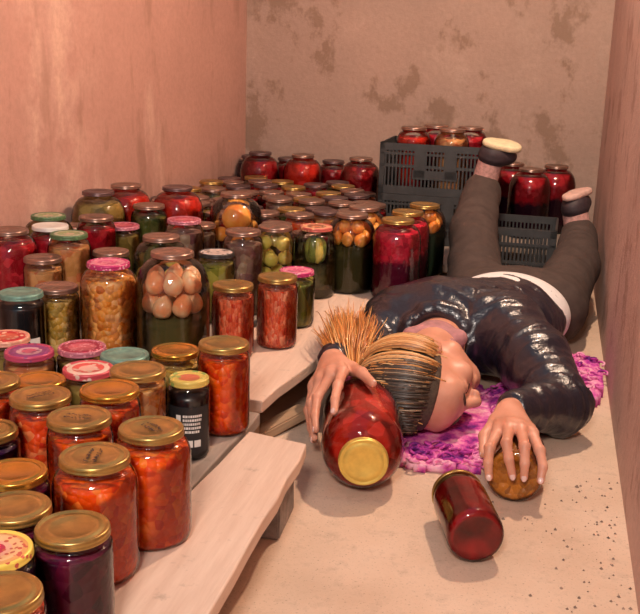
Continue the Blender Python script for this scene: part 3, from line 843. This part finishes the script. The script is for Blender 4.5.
# ------------------------------------------------------------------ jars on the floor
def lying(t, base, lidp, fill, lid, label, level=None):
    return jar(t, *base[:2], fill, lid, label, z=base[2], axis=Vector(lidp) - Vector(base), group='jars lying on the floor', level=level)
held = lying('XX', (-.325, 1.864, .0775), (-.277, 1.632, .0775), 'tomato', 'gold', 'large red tomato jar lying on the floor in a gripping hand, gold lid towards us')
lying('J', (-.014, 1.694, .0515), (-.004, 1.835, .0515), 'rust', 'dull', 'small rust coloured jar under the fingers of the outstretched hand')
lying('M', (-.060, 1.452, .0485), (-.104, 1.600, .0485), 'juice', 'brass', 'dark red jar lying alone on the bare floor')

# ------------------------------------------------------------------ person
def mat_skin():
    m, nt, out = new_mat('skin')
    v = coords(nt)
    a = noise_f(nt, v, 18, 3, .6)
    c = ramp(nt, a, [(.3, (.62, .27, .17)), (.7, (.72, .36, .25))])
    principled(nt, out, c, .42, 0, bump(nt, noise_f(nt, v, 350, 3), .12, .002), .45, 0, .12); return m
SKIN = mat_skin()
NAIL = simple('pale_nail', (.80, .55, .50), .2, coat=.5)
def mat_leather():
    m, nt, out = new_mat('black_leather')
    v = coords(nt)
    a = noise_f(nt, v, 55, 4, .6); b = noise_f(nt, v, 14, 3, .55)
    ad = N(nt, 'ShaderNodeMath', operation='ADD'); nt.links.new(a, ad.inputs[0]); nt.links.new(b, ad.inputs[1])
    principled(nt, out, (.012, .012, .022), .28, 0, bump(nt, ad.outputs[0], .35, .010), .7, .25); return m
LEATHER = mat_leather()
TROUSER = simple('brown_trouser_cloth', (.070, .050, .044), .85, var=.18, vs=30, bmp=.25, bs=700, spec=.2)
SHIRT = simple('white_shirt_cloth', (.75, .74, .74), .85, var=.05, bmp=.2, bs=60)
PINKC = simple('pink_collar_cloth', (.42, .20, .21), .8, var=.25, vs=40, bmp=.4, bs=60)
SHOE = simple('dark_shoe', (.035, .022, .028), .6, var=.3)
SOLE = simple('cream_sole', (.72, .60, .38), .7, var=.15, vs=60, bmp=.3, bs=90)
SOLEP = simple('pinkish_sole', (.62, .40, .34), .7, var=.15, vs=60)
SOCK = simple('pink_sock', (.58, .33, .30), .9, var=.35, vs=90, bmp=.3)

P = thing('person', 'person in a black leather jacket lying face down on the floor, both hands gripping jars', 'person', (-.1, 2.35, 0))
P0 = Vector((-.1, 2.35, 0))
def pobj(name, me, parent=P):
    """mesh is written in world coordinates; keep it so under its parent"""
    o = obj(name, me, parent)
    if parent is P: o.location = -P0
    return o

# head frame
HC = np.array((-.222, 2.00, .106))
Fd = np.array((.90, -.16, -.30)); Fd /= np.linalg.norm(Fd)
U = np.array((-.12, -.97, -.16)); U -= Fd * (U @ Fd); U /= np.linalg.norm(U)
S = np.cross(Fd, U)
HM = np.stack([S, Fd, U], 1)          # columns: side, forward, up
HS = 1.10
def hp(s, f, u): return HC + HM @ np.array((s, f, u)) * HS
def hell(c, r, M=None, k=.02): return ell(c, np.array(r) * HS, M, k)
def hsub(c, r, M=None, k=.01): return sub_ell(c, np.array(r) * HS, M, k)
def hcap(a, b, ra, rb=None, k=.02): return cap(a, b, ra * HS, None if rb is None else rb * HS, k)
body = []
body += [hell(hp(0, -.012, .030), (.074, .092, .084), HM, .03), hell(hp(0, .028, -.035), (.058, .062, .075), HM, .03), hell(hp(0, .062, -.088), (.028, .026, .023), HM, .02),
         hcap(hp(-.05, .02, -.07), hp(0, .06, -.092), .022, .022, .02), hcap(hp(.05, .02, -.07), hp(0, .06, -.092), .022, .022, .02),
         hell(hp(0, .062, .035), (.058, .03, .042), HM, .02)]
for s in (-1, 1):
    body += [hcap(hp(s * .010, .086, .022), hp(s * .042, .074, .022), .010, .009, .012), hell(hp(s * .042, .060, -.025), (.022, .022, .022), HM, .02),
             hell(hp(s * .075, -.008, -.006), (.010, .020, .032), HM, .008)]
for s in (-1, 1): body.append(hsub(hp(s * .032, .098, .004), (.018, .020, .012), HM, .012))
for s in (-1, 1): body.append(hell(hp(s * .032, .074, .004), (.0145, .0135, .0125), HM, .004))
body += [hcap(hp(0, .090, .012), hp(0, .106, -.026), .0075, .0115, .012), hell(hp(-.011, .098, -.032), (.009, .010, .008), HM, .006), hell(hp(.011, .098, -.032), (.009, .010, .008), HM, .006),
         hcap(hp(-.020, .082, -.057), hp(.020, .082, -.057), .0075, .0075, .008), hcap(hp(-.017, .082, -.068), hp(.017, .082, -.068), .008, .008, .008), hsub(hp(0, .094, -.0625), (.024, .007, .0016), HM, .003)]
body += [hcap(hp(0, -.015, -.06), (-.215, 2.26, .115), .055, .056, .03)]
# trunk and arms under the jacket
body += [cap((-.34, 2.39, .11), (-.10, 2.35, .12), .055, .06, .05), ell((-.2, 2.44, .11), (.15, .16, .08), None, .06), ell((-.08, 2.62, .10), (.13, .16, .08), None, .06)]
LS, LE, LW = (-.07, 2.33, .13), (.068, 2.045, .070), (-.034, 1.885, .108)
RS, RE, RW = (-.34, 2.385, .11), (-.388, 2.20, .085), (-.408, 1.955, .150)
body += [cap(LS, LE, .045, .030, .01), cap(LE, LW, .028, .024, .01), cap(RS, RE, .045, .030, .01), cap(RE, RW, .028, .024, .01)]
nails = []
def hand(wrist, fingers, thumb, rk=.0105):
    kn = [np.array(f[0]) for f in fingers]; w = np.array(wrist)
    pr = []
    for i, k in enumerate(kn):
        base = w + (k - w) * .15 + (k - np.mean(kn, 0)) * .35
        pr.append(cap(base, k, .0145, .0115, .012))
    for a, b in zip(kn, kn[1:]): pr.append(cap(a * .85 + w * .15, b * .85 + w * .15, .0115, .0115, .012))
    for f in fingers:
        n = len(f); rs = [.0108, .0096, .0086, .0076][:n - 1] + [.0072]
        if n == 3: rs = [.0108, .0094, .0074]
        pr += chain(f, rs, .004)
        pr.append(ell(f[0], (.0118, .0118, .0118), None, .008)); pr.append(ell(f[1], (.0104, .0104, .0104), None, .004))
    t = [np.array(q) for q in thumb]
    pr += [cap(w * .7 + t[0] * .3, t[0], .016, .0145, .014)] + chain(t, [.0140, .0115, .0085], .006)
    nails.extend([f[-2:] for f in fingers] + [thumb[-2:]])
    return pr
Lf = [[(-.048, 1.773, 0.107), (-.060, 1.710, 0.096), (-.060, 1.690, 0.074), (-.056, 1.681, 0.051)],
      [(-.029, 1.766, 0.116), (-.031, 1.703, 0.112), (-.024, 1.681, 0.090), (-.015, 1.679, 0.060)],
      [(-.008, 1.764, 0.116), (.001, 1.702, 0.110), (.004, 1.681, 0.086), (.005, 1.678, 0.060)],
      [(.012, 1.770, 0.109), (.028, 1.720, 0.098), (.036, 1.695, 0.078), (.034, 1.682, 0.056)]]
Lt = [(-.056, 1.833, 0.102), (-.074, 1.793, 0.084), (-.072, 1.746, 0.068)]
Rf = [[(-.362, 1.842, .166), (-.357, 1.775, .160), (-.352, 1.728, .150), (-.347, 1.702, .134)],
      [(-.385, 1.842, .156), (-.401, 1.795, .124), (-.396, 1.755, .102), (-.386, 1.726, .086)],
      [(-.406, 1.846, .142), (-.414, 1.805, .106), (-.402, 1.765, .080), (-.392, 1.742, .062)],
      [(-.422, 1.856, .124), (-.423, 1.82, .086), (-.410, 1.79, .062), (-.400, 1.775, .044)]]
Rt = [(-.352, 1.885, .160), (-.322, 1.835, .170), (-.292, 1.790, .167)]
body += hand(LW, Lf, Lt); body += hand(RW, Rf, Rt)
V, Fc = sdf_mesh(body, .0032); V = smooth_mesh(V, Fc, 1, .4)
pobj('body', mesh_from('body', V, Fc, SKIN))
# finger nails: thin plates on the back of each last joint
JC = {0: np.array((-.013, 1.757, .0515)), 1: np.array((-.301, 1.748, .0775))}
for i, (a, b) in enumerate(nails):
    a, b = Vector(a), Vector(b); t = (b - a).normalized()
    c = Vector(JC[0 if i < 5 else 1]); n = (b - c); n -= t * n.dot(t)
    if i < 5 and i != 4: n = Vector((0, -1, .15)); n -= t * n.dot(t)
    n.normalize(); s = t.cross(n)
    bm = bmesh.new(); bmesh.ops.create_uvsphere(bm, u_segments=14, v_segments=8, radius=1)
    R3 = Matrix((s, t, n)).transposed().to_4x4()
    bm.transform(Matrix.Translation(b + n * .0058 - t * .0005) @ R3 @ Matrix.Diagonal((.0050, .0068, .0018, 1)))
    o = pobj('fingernail', bm_mesh('fingernail', bm, NAIL, True))
# closed eyes and brows
LASH = simple('dark_lash', (.06, .03, .02), .7)
for s in (-1, 1):
    pts = [hp(s * (.032 + d), .0865 - 8 * d * d - (.004 if s * 0 else 0), -.0015 - 10 * d * d * -1) for d in (-.013, -.007, 0, .007, .013)]
    pobj('eyelash', mesh_from('eyelash', *tube(pts, .0013, 5), LASH))
    pts = [hp(s * (.012 + .034 * q), .0955 - .018 * q * q, .025 + .006 * math.sin(q * 3)) for q in (0, .25, .5, .75, 1)]
    pobj('eyebrow', mesh_from('eyebrow', *tube(pts, [.002, .003, .003, .0024, .001], 5), LASH))
pobj('mouth_line', mesh_from('mouth_line', *tube([hp(x, .0895 - 6 * x * x, -.0625) for x in (-.018, -.009, 0, .009, .018)], [.0006, .0014, .0016, .0014, .0006], 5), simple('lip', (.45, .12, .10), .4)))

# jacket
jk = [ell((-.198, 2.415, .122), (.188, .15, .118), None, .05), ell((-.085, 2.56, .112), (.165, .15, .110), None, .06), cap((-.335, 2.395, .115), (-.07, 2.34, .135), .085, .092, .05),
      cap((-.06, 2.33, .135), (.005, 2.20, .115), .088, .078, .04), cap((.005, 2.20, .115), (.066, 2.05, .072), .078, .066, .03), cap((.066, 2.05, .072), (-.022, 1.918, .098), .062, .040, .02),
      cap((-.335, 2.385, .112), (-.386, 2.20, .082), .078, .058, .04), cap((-.386, 2.20, .082), (-.408, 2.00, .134), .056, .040, .02)]
ncen, nr_ = np.array((-.222, 2.262, .125)), .072
for i in range(12):
    a0, a1 = 2 * PI * i / 12, 2 * PI * (i + 1) / 12
    jk.append(cap(ncen + nr_ * np.array((math.cos(a0), .35 * math.sin(a0), .95 * math.sin(a0))), ncen + nr_ * np.array((math.cos(a1), .35 * math.sin(a1), .95 * math.sin(a1))), .017, .017, .015))
jk.append(sub_ell((-.222, 2.19, .125), (.062, .11, .060), None, .02))
jk.append(cut((-.06, 2.625, .1), (.10, 1, .12)))
jk.append(cut((0, 0, .003), (0, 0, -1)))
V, Fc = sdf_mesh(jk, .005); V = smooth_mesh(V, Fc, 2, .5)
nr = vnormals(V, Fc); dsp = np.zeros(len(V))
AX = [(np.array((-.06, 2.33, .135)), np.array((.066, 2.05, .072))), (np.array((.066, 2.05, .072)), np.array((-.022, 1.918, .098))), (np.array((-.205, 2.35, .12)), np.array((-.07, 2.62, .1)))]
for i, p in enumerate(V):
    v = Vector(p)
    best = None
    for (a, b) in AX:
        ab = b - a; t = np.clip((p - a) @ ab / (ab @ ab), 0, 1); dd = np.linalg.norm(p - a - t * ab)
        if best is None or dd < best[0]: best = (dd, ab / np.linalg.norm(ab), t * np.linalg.norm(ab))
    al = (p @ best[1]); q = Vector(p - al * best[1])
    w = Vector((q.x * 5, q.y * 5, q.z * 5)) + Vector(best[1]) * al * 22
    r1 = 1 - abs(noise.noise(w)) * 2; r2 = noise.noise(v * 28); r3 = 1 - abs(noise.noise(w * 1.9 + Vector((5, 2, 1)))) * 2
    dsp[i] = .0065 * r1 + .003 * r2 + .003 * r3 - .006
V = V + nr * dsp[:, None]; V[:, 2] = np.maximum(V[:, 2], .003)
jacket = pobj('jacket', mesh_from('jacket', V, Fc, LEATHER))
# cuff bands and zip line along the collar
for c, ax, r in (((-.020, 1.921, .098), (-.088, -.132, .024), .037), ((-.408, 2.004, .134), (-.02, -.2, .05), .037)):
    bm = bmesh.new()
    q = Vector(ax).normalized().to_track_quat('Z', 'Y').to_matrix().to_4x4()
    vs, fs = lathe([(r * .78, .012), (r * .98, .013), (r * 1.06, .006), (r * 1.06, -.008), (r * .95, -.014)], 28)
    me = mesh_from('cuff', vs, fs, LEATHER); me.transform(Matrix.Translation(c) @ q); pobj('cuff', me, P)
ZIP = simple('zip_metal', (.55, .52, .5), .35, .9)
mb = MB()
for i in range(26):
    a = .15 + 2.6 * i / 25
    c = ncen + np.array(((nr_ + .004) * math.cos(a), .35 * nr_ * math.sin(a) - .016, (nr_ * .95 + .003) * math.sin(a)))
    bm = bmesh.new(); add_box(bm, c, (.0036, .0036, .0036)); mb.add(([tuple(v.co) for v in bm.verts], [[v.index for v in f.verts] for f in (bm.verts.index_update() or bm.faces)])); bm.free()
o = pobj('zip_teeth', mb.mesh('zip_teeth', ZIP, False)); o['label'] = 'silvery zip teeth along the collar'
# pink collar of the shirt filling the neck opening
V, Fc = sdf_mesh([ell((-.220, 2.215, .120), (.066, .062, .064), None, .02), cap((-.275, 2.19, .150), (-.165, 2.19, .155), .020, .020, .02), cap((-.26, 2.155, .148), (-.18, 2.15, .150), .015, .015, .012)], .004)
pobj('shirt_collar', mesh_from('shirt_collar', V, Fc, PINKC))
# white shirt hem
V, Fc = sdf_mesh([ell((-.075, 2.60, .114), (.165, .15, .108), None, .06), cut((-.06, 2.668, .1), (.10, 1, .12)), cut((-.06, 2.55, .1), (-.10, -1, -.12)), cut((0, 0, .004), (0, 0, -1))], .005)
pobj('shirt', mesh_from('shirt', smooth_mesh(V, Fc, 2), Fc, SHIRT))
# trousers
RH, RK, RA = (-.165, 2.75, .098), (-.208, 3.04, .245), (-.203, 3.31, .368)
LH, LK, LA = (.040, 2.74, .098), (.104, 3.03, .170), (.110, 3.215, .228)
tr = [ell((-.058, 2.72, .108), (.185, .13, .105), None, .06), cap(RH, RK, .088, .068, .04), cap(RK, RA, .068, .056, .02), cap(LH, LK, .090, .067, .04), cap(LK, LA, .067, .054, .02),
      cut((-.06, 2.645, .1), (-.10, -1, -.12)), cut((0, 0, .004), (0, 0, -1)), cut((-.203, 3.262, .346), (0, .92, .39)), cut((.176, 0, 0), (1, 0, 0))]
V, Fc = sdf_mesh(tr, .0055); V = smooth_mesh(V, Fc, 2); nr = vnormals(V, Fc)
d = np.array([.004 * noise.noise(Vector((p[0] * 9, p[1] * 16, p[2] * 12))) + .003 * (1 - abs(noise.noise(Vector((p[0] * 8 + 3, p[1] * 30, p[2] * 10)))) * 2) for p in V])
V = V + nr * d[:, None]
pobj('trousers', mesh_from('trousers', V, Fc, TROUSER))
# feet
def foot(ankle, n, t, soff, L, W, solemat, lab):
    n = Vector(n).normalized(); t = Vector(t); t = (t - n * t.dot(n)).normalized(); s = n.cross(t)
    A = Vector(ankle); M = np.array([[s[i], t[i], n[i]] for i in range(3)])
    sc_ = A + n * soff + t * L * .18
    Vs, Fs = sdf_mesh([cap(A - n * .045, A + n * .085, .043, .039, .01)], .004); pobj('sock', mesh_from('sock', Vs, Fs, SOCK))
    Vs, Fs = sdf_mesh([cap(A + n * (soff - .040), A + n * (soff - .034), .041, .038, .02), ell(np.array(A + n * (soff - .032) + t * L * .16), (W * .47, L * .48, .034), M, .02), cut(A + n * (soff - .004), n)], .004)
    sh = pobj('shoe', mesh_from('shoe', Vs, Fs, SHOE))
    vs, fs = [], []
    out = []
    for i in range(36):
        a = 2 * PI * i / 36; yy = math.sin(a); ww = W / 2 * (1 + .12 * yy - .16 * math.exp(-((yy + .1) / .35) ** 2))
        out.append((ww * math.cos(a), L / 2 * yy))
    prof = [(.9, -.008), (1, -.006), (1.02, 0), (1, .007), (.93, .010), (.5, .0105)]
    for f, z in prof:
        for x, y in out: vs.append(sc_ + s * x * f + t * y * f + n * z)
    k = 36
    for j in range(len(prof) - 1):
        for i in range(k): fs.append((j * k + i, j * k + (i + 1) % k, (j + 1) * k + (i + 1) % k, (j + 1) * k + i))
    fs.append(tuple((len(prof) - 1) * k + i for i in range(k))); fs.append(tuple(range(k))[::-1])
    so = D.objects.new('sole', mesh_from('sole', vs, fs, solemat)); COL.objects.link(so); so.parent = sh; so['label'] = lab
foot((-.202, 3.268, .352), (.20, -.22, .955), (.85, .35, -.45), .150, .125, .084, SOLE, 'cream shoe sole')
foot((.108, 3.228, .230), (-.22, -.02, .97), (.45, .88, .0), .120, .140, .078, SOLEP, 'pinkish shoe sole')

# hair: strands combed over the skull to the hair tie, then a loose ponytail
def mat_hair(name):
    m, nt, out = new_mat(name)
    at = nt.nodes.new('ShaderNodeAttribute'); at.attribute_name = 'strand'
    principled(nt, out, at.outputs['Color'], .38, 0, None, .6, .1); return m
HAIR = mat_hair('streaked_hair')
def strands_mesh(name, strands):
    mb = MB(); cols = []
    for pts, rad, col in strands:
        vf = tube(pts, rad, 5, True); mb.add(vf); cols += [col] * len(vf[0])
    me = mb.mesh(name, HAIR)
    ca = me.color_attributes.new('strand', 'FLOAT_COLOR', 'POINT')
    ca.data.foreach_set('color', np.array([(*c, 1) for c in cols], np.float32).ravel())
    return me
TIE = hp(.030, -.108, .052)
hr = random.Random(5)
SK = (np.array((0, -.012, .030)), np.array((.080, .098, .091)))
def on_skull(d, lift=0.):
    """point on the hair cap in direction d (head frame)"""
    d = np.array(d, float); r = SK[1] + lift
    k = 1 / np.sqrt(((d / r) ** 2).sum()); q = SK[0] + d * k
    return hp(*q)
# tie direction in head frame, seen from skull centre
td = HM.T @ (TIE - HC) / HS - SK[0]; td /= np.linalg.norm(td)
def dirv(s, f, u):
    v = np.array((s, f, u), float); return v / np.linalg.norm(v)
strands = []
for i in range(1900):
    # hairline: ring around the face and neck
    a = hr.uniform(0, 2 * PI)
    sx, uz = math.cos(a), math.sin(a)
    if uz > 0: start = dirv(.85 * sx, .66 - .07 * hr.random() - .16 * abs(sx), .75 * uz + .10)
    else: start = dirv(.95 * sx, .34 + .40 * uz, .95 * uz)
    q = hr.uniform(0, .16) if hr.random() < .75 else hr.uniform(0, .6)
    pts, rad = [], []
    w = hr.uniform(.000, .007) + .016 * max(0, -uz)
    mid = hr.uniform(-.05, .05)
    for j in range(12):
        t = q + (1 - q) * j / 11
        om = math.acos(max(-.999, min(.999, start @ td)))
        d = (math.sin((1 - t) * om) * start + math.sin(t * om) * td) / math.sin(om)
        pts.append(on_skull(d, w * (1 - .6 * t) + .004 * math.sin(t * PI)))
        rad.append(.0021 * (.55 + .45 * math.sin(min(1, (t - q + .05) * 3) * PI / 2)))
    top = start[2]
    k = hr.random()
    # dark lengths at the crown, sun bleached streaks towards the temples and nape
    blond = (.58, .26, .08) if k < .5 else ((.80, .50, .22) if k < .8 else (.30, .14, .05))
    dark = (.048, .036, .026) if k < .55 else ((.10, .065, .04) if k < .85 else (.42, .30, .18))
    f = min(1, max(0, (top - .12) / .50))
    f = 1 if hr.random() < f else 0
    strands.append((pts, rad, dark if f else blond))
hair = pobj('hair', strands_mesh('hair', strands))
V, Fc = sdf_mesh([ell(hp(*SK[0]), (SK[1] - .002) * HS, HM, .01), cut(hp(0, .030, .03), HM @ np.array((0, .92, -.38)))], .004)
pobj('hair_underlayer', mesh_from('hair_underlayer', V, Fc, simple('dark_hair_base', (.075, .052, .036), .6, var=.4, vs=200)))
# ponytail
strands = []
tie = Vector(TIE); back = Vector(HM @ np.array((.15, -1, .1)))
tipc = Vector((-.415, 2.235, .150))
def g1(): return max(-1.6, min(1.6, hr.gauss(0, .8)))
for i in range(1700):
    k = hr.random(); o = Vector((g1(), g1(), g1()))
    end = tipc + Vector((o.x * .044 - .03 * hr.random(), o.y * .065, o.z * .026))
    p1 = tie + back * .03 + o * .012 + Vector((0, 0, .022)); p2 = tie.lerp(end, .6) + Vector((0, 0, .045 + .014 * o.z)) + o * .014
    pts, rad = [], []
    L = hr.uniform(.55, 1.0); ph = hr.uniform(0, 6); am = hr.uniform(.001, .006)
    for j in range(13):
        t = j / 12 * L; a = (1 - t) ** 3; b = 3 * t * (1 - t) ** 2; c = 3 * t * t * (1 - t); d = t ** 3
        pts.append((tie + o * .0045) * a + p1 * b + p2 * c + end * d + Vector((math.sin(j * .7 + ph), math.cos(j * .6 + ph), .6 * math.sin(j * .5 + ph))) * am * t)
        rad.append(.0017 * (1 - .8 * (j / 12) ** 2))
    col = (.70, .27, .06) if k < .5 else ((.85, .48, .17) if k < .78 else (.42, .15, .04))
    strands.append((pts, rad, col))
# short flyaway wisps over the nape and ear
for i in range(260):
    a0 = hr.uniform(-.6, 1.0)
    st = dirv(hr.uniform(-.9, .95), hr.uniform(-.35, .25), hr.uniform(-.85, -.35))
    p = Vector(on_skull(st, .004)); q = Vector(on_skull(dirv(*(st * .7 + td * .5)), .010))
    dr = (q - p) * hr.uniform(.5, 1.1); o = Vector((g1(), g1(), abs(g1()))) * .006
    pts = [p + dr * t + o * math.sin(t * 2.5) for t in (0, .25, .5, .75, 1)]
    strands.append((pts, [.0018, .0018, .0016, .0012, .0005], (.68, .30, .08) if hr.random() < .6 else (.85, .5, .2)))
for i in range(170):
    st = dirv(hr.uniform(-.9, .6), hr.uniform(-.3, .22), hr.uniform(-.5, .8))
    p = Vector(on_skull(st, .006)); q = Vector(on_skull(dirv(*(st * .55 + td * .6)), .012 + .008 * hr.random()))
    dr = (q - p) * hr.uniform(.4, .75); o = Vector((g1(), g1(), abs(g1()))) * .006
    strands.append(([p + dr * t + o * math.sin(t * 2.5) for t in (0, .25, .5, .75, 1)], [.0012, .0013, .0012, .0009, .0004], (.70, .34, .10) if hr.random() < .6 else (.85, .55, .25)))
pobj('ponytail', strands_mesh('ponytail', strands))
bm = None
q = back.to_track_quat('Z', 'Y').to_matrix().to_4x4()
mb = MB(); mb.add(tube([tie + back * .016 + (q.to_3x3() @ Vector((math.cos(a) * .018, math.sin(a) * .018, 0.002 * math.sin(5 * a)))) for a in [2 * PI * i / 24 for i in range(25)]], .0065, 8, False))
o = pobj('hair_tie', mb.mesh('hair_tie', simple('pink_hair_tie', (.75, .16, .38), .7, var=.3, vs=150))); o['label'] = 'pink hair tie'

# ------------------------------------------------------------------ knitted scarf
m, nt, out = new_mat('magenta_knit')
v = coords(nt)
c = ramp(nt, noise_f(nt, v, 26, 3, .6), [(.32, (.14, .02, .20)), (.43, (.50, .05, .34)), (.53, (.78, .18, .48)), (.66, (.92, .50, .62))])
principled(nt, out, c, .85, 0, bump(nt, noise_f(nt, v, 220, 3), .5, .004), .2)
KNIT = m
def in_poly(x, y, poly):
    r = False
    for (x0, y0), (x1, y1) in zip(poly, poly[1:] + poly[:1]):
        if (y0 > y) != (y1 > y) and x < (x1 - x0) * (y - y0) / (y1 - y0) + x0: r = not r
    return r
SCARF = [(-.262, 1.80), (-.20, 1.775), (-.12, 1.785), (-.075, 1.80), (-.075, 1.93), (-.02, 1.95), (.02, 2.02), (.10, 2.21), (.145, 2.235), (.168, 2.28), (.180, 2.42), (.178, 2.56), (.10, 2.62), (.03, 2.55), (-.05, 2.3), (-.25, 2.2), (-.29, 1.95)]
mb = MB(); sr = random.Random(3)
# gathered cloth: a rumpled sheet
g = .008; x0, y0 = -.30, 1.77; nx, ny = 62, 106
idx = {}
vs, fs = [], []
for i in range(nx):
    for j in range(ny):
        x, y = x0 + i * g, y0 + j * g
        if in_poly(x, y, SCARF):
            h = .008 + .030 * abs(noise.noise(Vector((x * 16, y * 16, 1.3)))) + .014 * abs(noise.noise(Vector((x * 40, y * 40, 4))))
            if -.30 < x < -.06 and 1.84 < y < 2.16: h = min(h, .014)
            if x < -.235: h = min(h, .010)
            idx[i, j] = len(vs); vs.append((x + .003 * noise.noise(Vector((x * 50, y * 50, 7))), y + .003 * noise.noise(Vector((x * 50, y * 50, 9))), h))
nb = len(vs)
vs += [(a, b, .0006) for a, b, c in vs]
quads = [(i, j) for (i, j) in idx if (i + 1, j) in idx and (i, j + 1) in idx and (i + 1, j + 1) in idx]
ec = {}
for (i, j) in quads:
    q = [idx[i, j], idx[i + 1, j], idx[i + 1, j + 1], idx[i, j + 1]]
    fs.append(tuple(q)); fs.append(tuple(a + nb for a in q[::-1]))
    for a, b in zip(q, q[1:] + q[:1]): ec[(a, b)] = 1
for (a, b) in list(ec):
    if (b, a) not in ec: fs.append((b, a, a + nb, b + nb))
mb.add((vs, fs))
# raised knitted loops
for k in range(760):
    x, y = sr.uniform(-.29, .18), sr.uniform(1.77, 2.6)
    if not in_poly(x, y, SCARF) or (-.27 < x < -.07 and 1.9 < y < 2.2): continue
    R, a0 = sr.uniform(.006, .013), sr.uniform(0, 6.3); h = .011 + .030 * abs(noise.noise(Vector((x * 16, y * 16, 1.3))))
    pts = [(x + R * math.cos(a0 + t), y + R * math.sin(a0 + t) * .8, h + .006 * math.sin(t / 4.4 * PI)) for t in [4.4 * q / 8 for q in range(9)]]
    mb.add(tube(pts, .0032, 5))
me = mb.mesh('knitted_scarf', KNIT)
tag(obj('knitted_scarf', me), 'magenta and purple crocheted scarf crumpled on the floor under the head and arm', 'scarf')

# ------------------------------------------------------------------ light
def area(name, loc, target, size, power, color, size_y=None):
    l = D.lights.new(name, 'AREA'); l.energy = power; l.color = color; l.size = size
    if size_y: l.shape = 'RECTANGLE'; l.size_y = size_y
    o = D.objects.new(name, l); COL.objects.link(o); o.location = loc
    o.rotation_euler = (Vector(target) - Vector(loc)).to_track_quat('-Z', 'Y').to_euler()
    return o
lp = D.lights.new('ceiling_lamp', 'POINT'); lp.energy = 82; lp.color = (1., .72, .52); lp.shadow_soft_size = .03
lo = D.objects.new('ceiling_lamp', lp); COL.objects.link(lo); lo.location = (.09, 2.50, 1.72)
area('fill_light', (-.15, -.6, 1.65), (-.7, 2.0, .3), .36, 40, (1., .84, .74))  # added fill lamp behind the camera, for brighter jar fronts and glass highlights; no doorway here
w = D.worlds.new('World'); SC.world = w; w.use_nodes = True
bg = w.node_tree.nodes['Background']; bg.inputs[0].default_value = (.62, .80, 1, 1); bg.inputs[1].default_value = .34

SC.view_settings.view_transform = 'Standard'; SC.view_settings.look = 'None'; SC.view_settings.gamma = 1; SC.view_settings.exposure = .12
SC.view_settings.use_curve_mapping = False
SC.cycles.transparent_max_bounces = 40
SC.cycles.max_bounces = 8
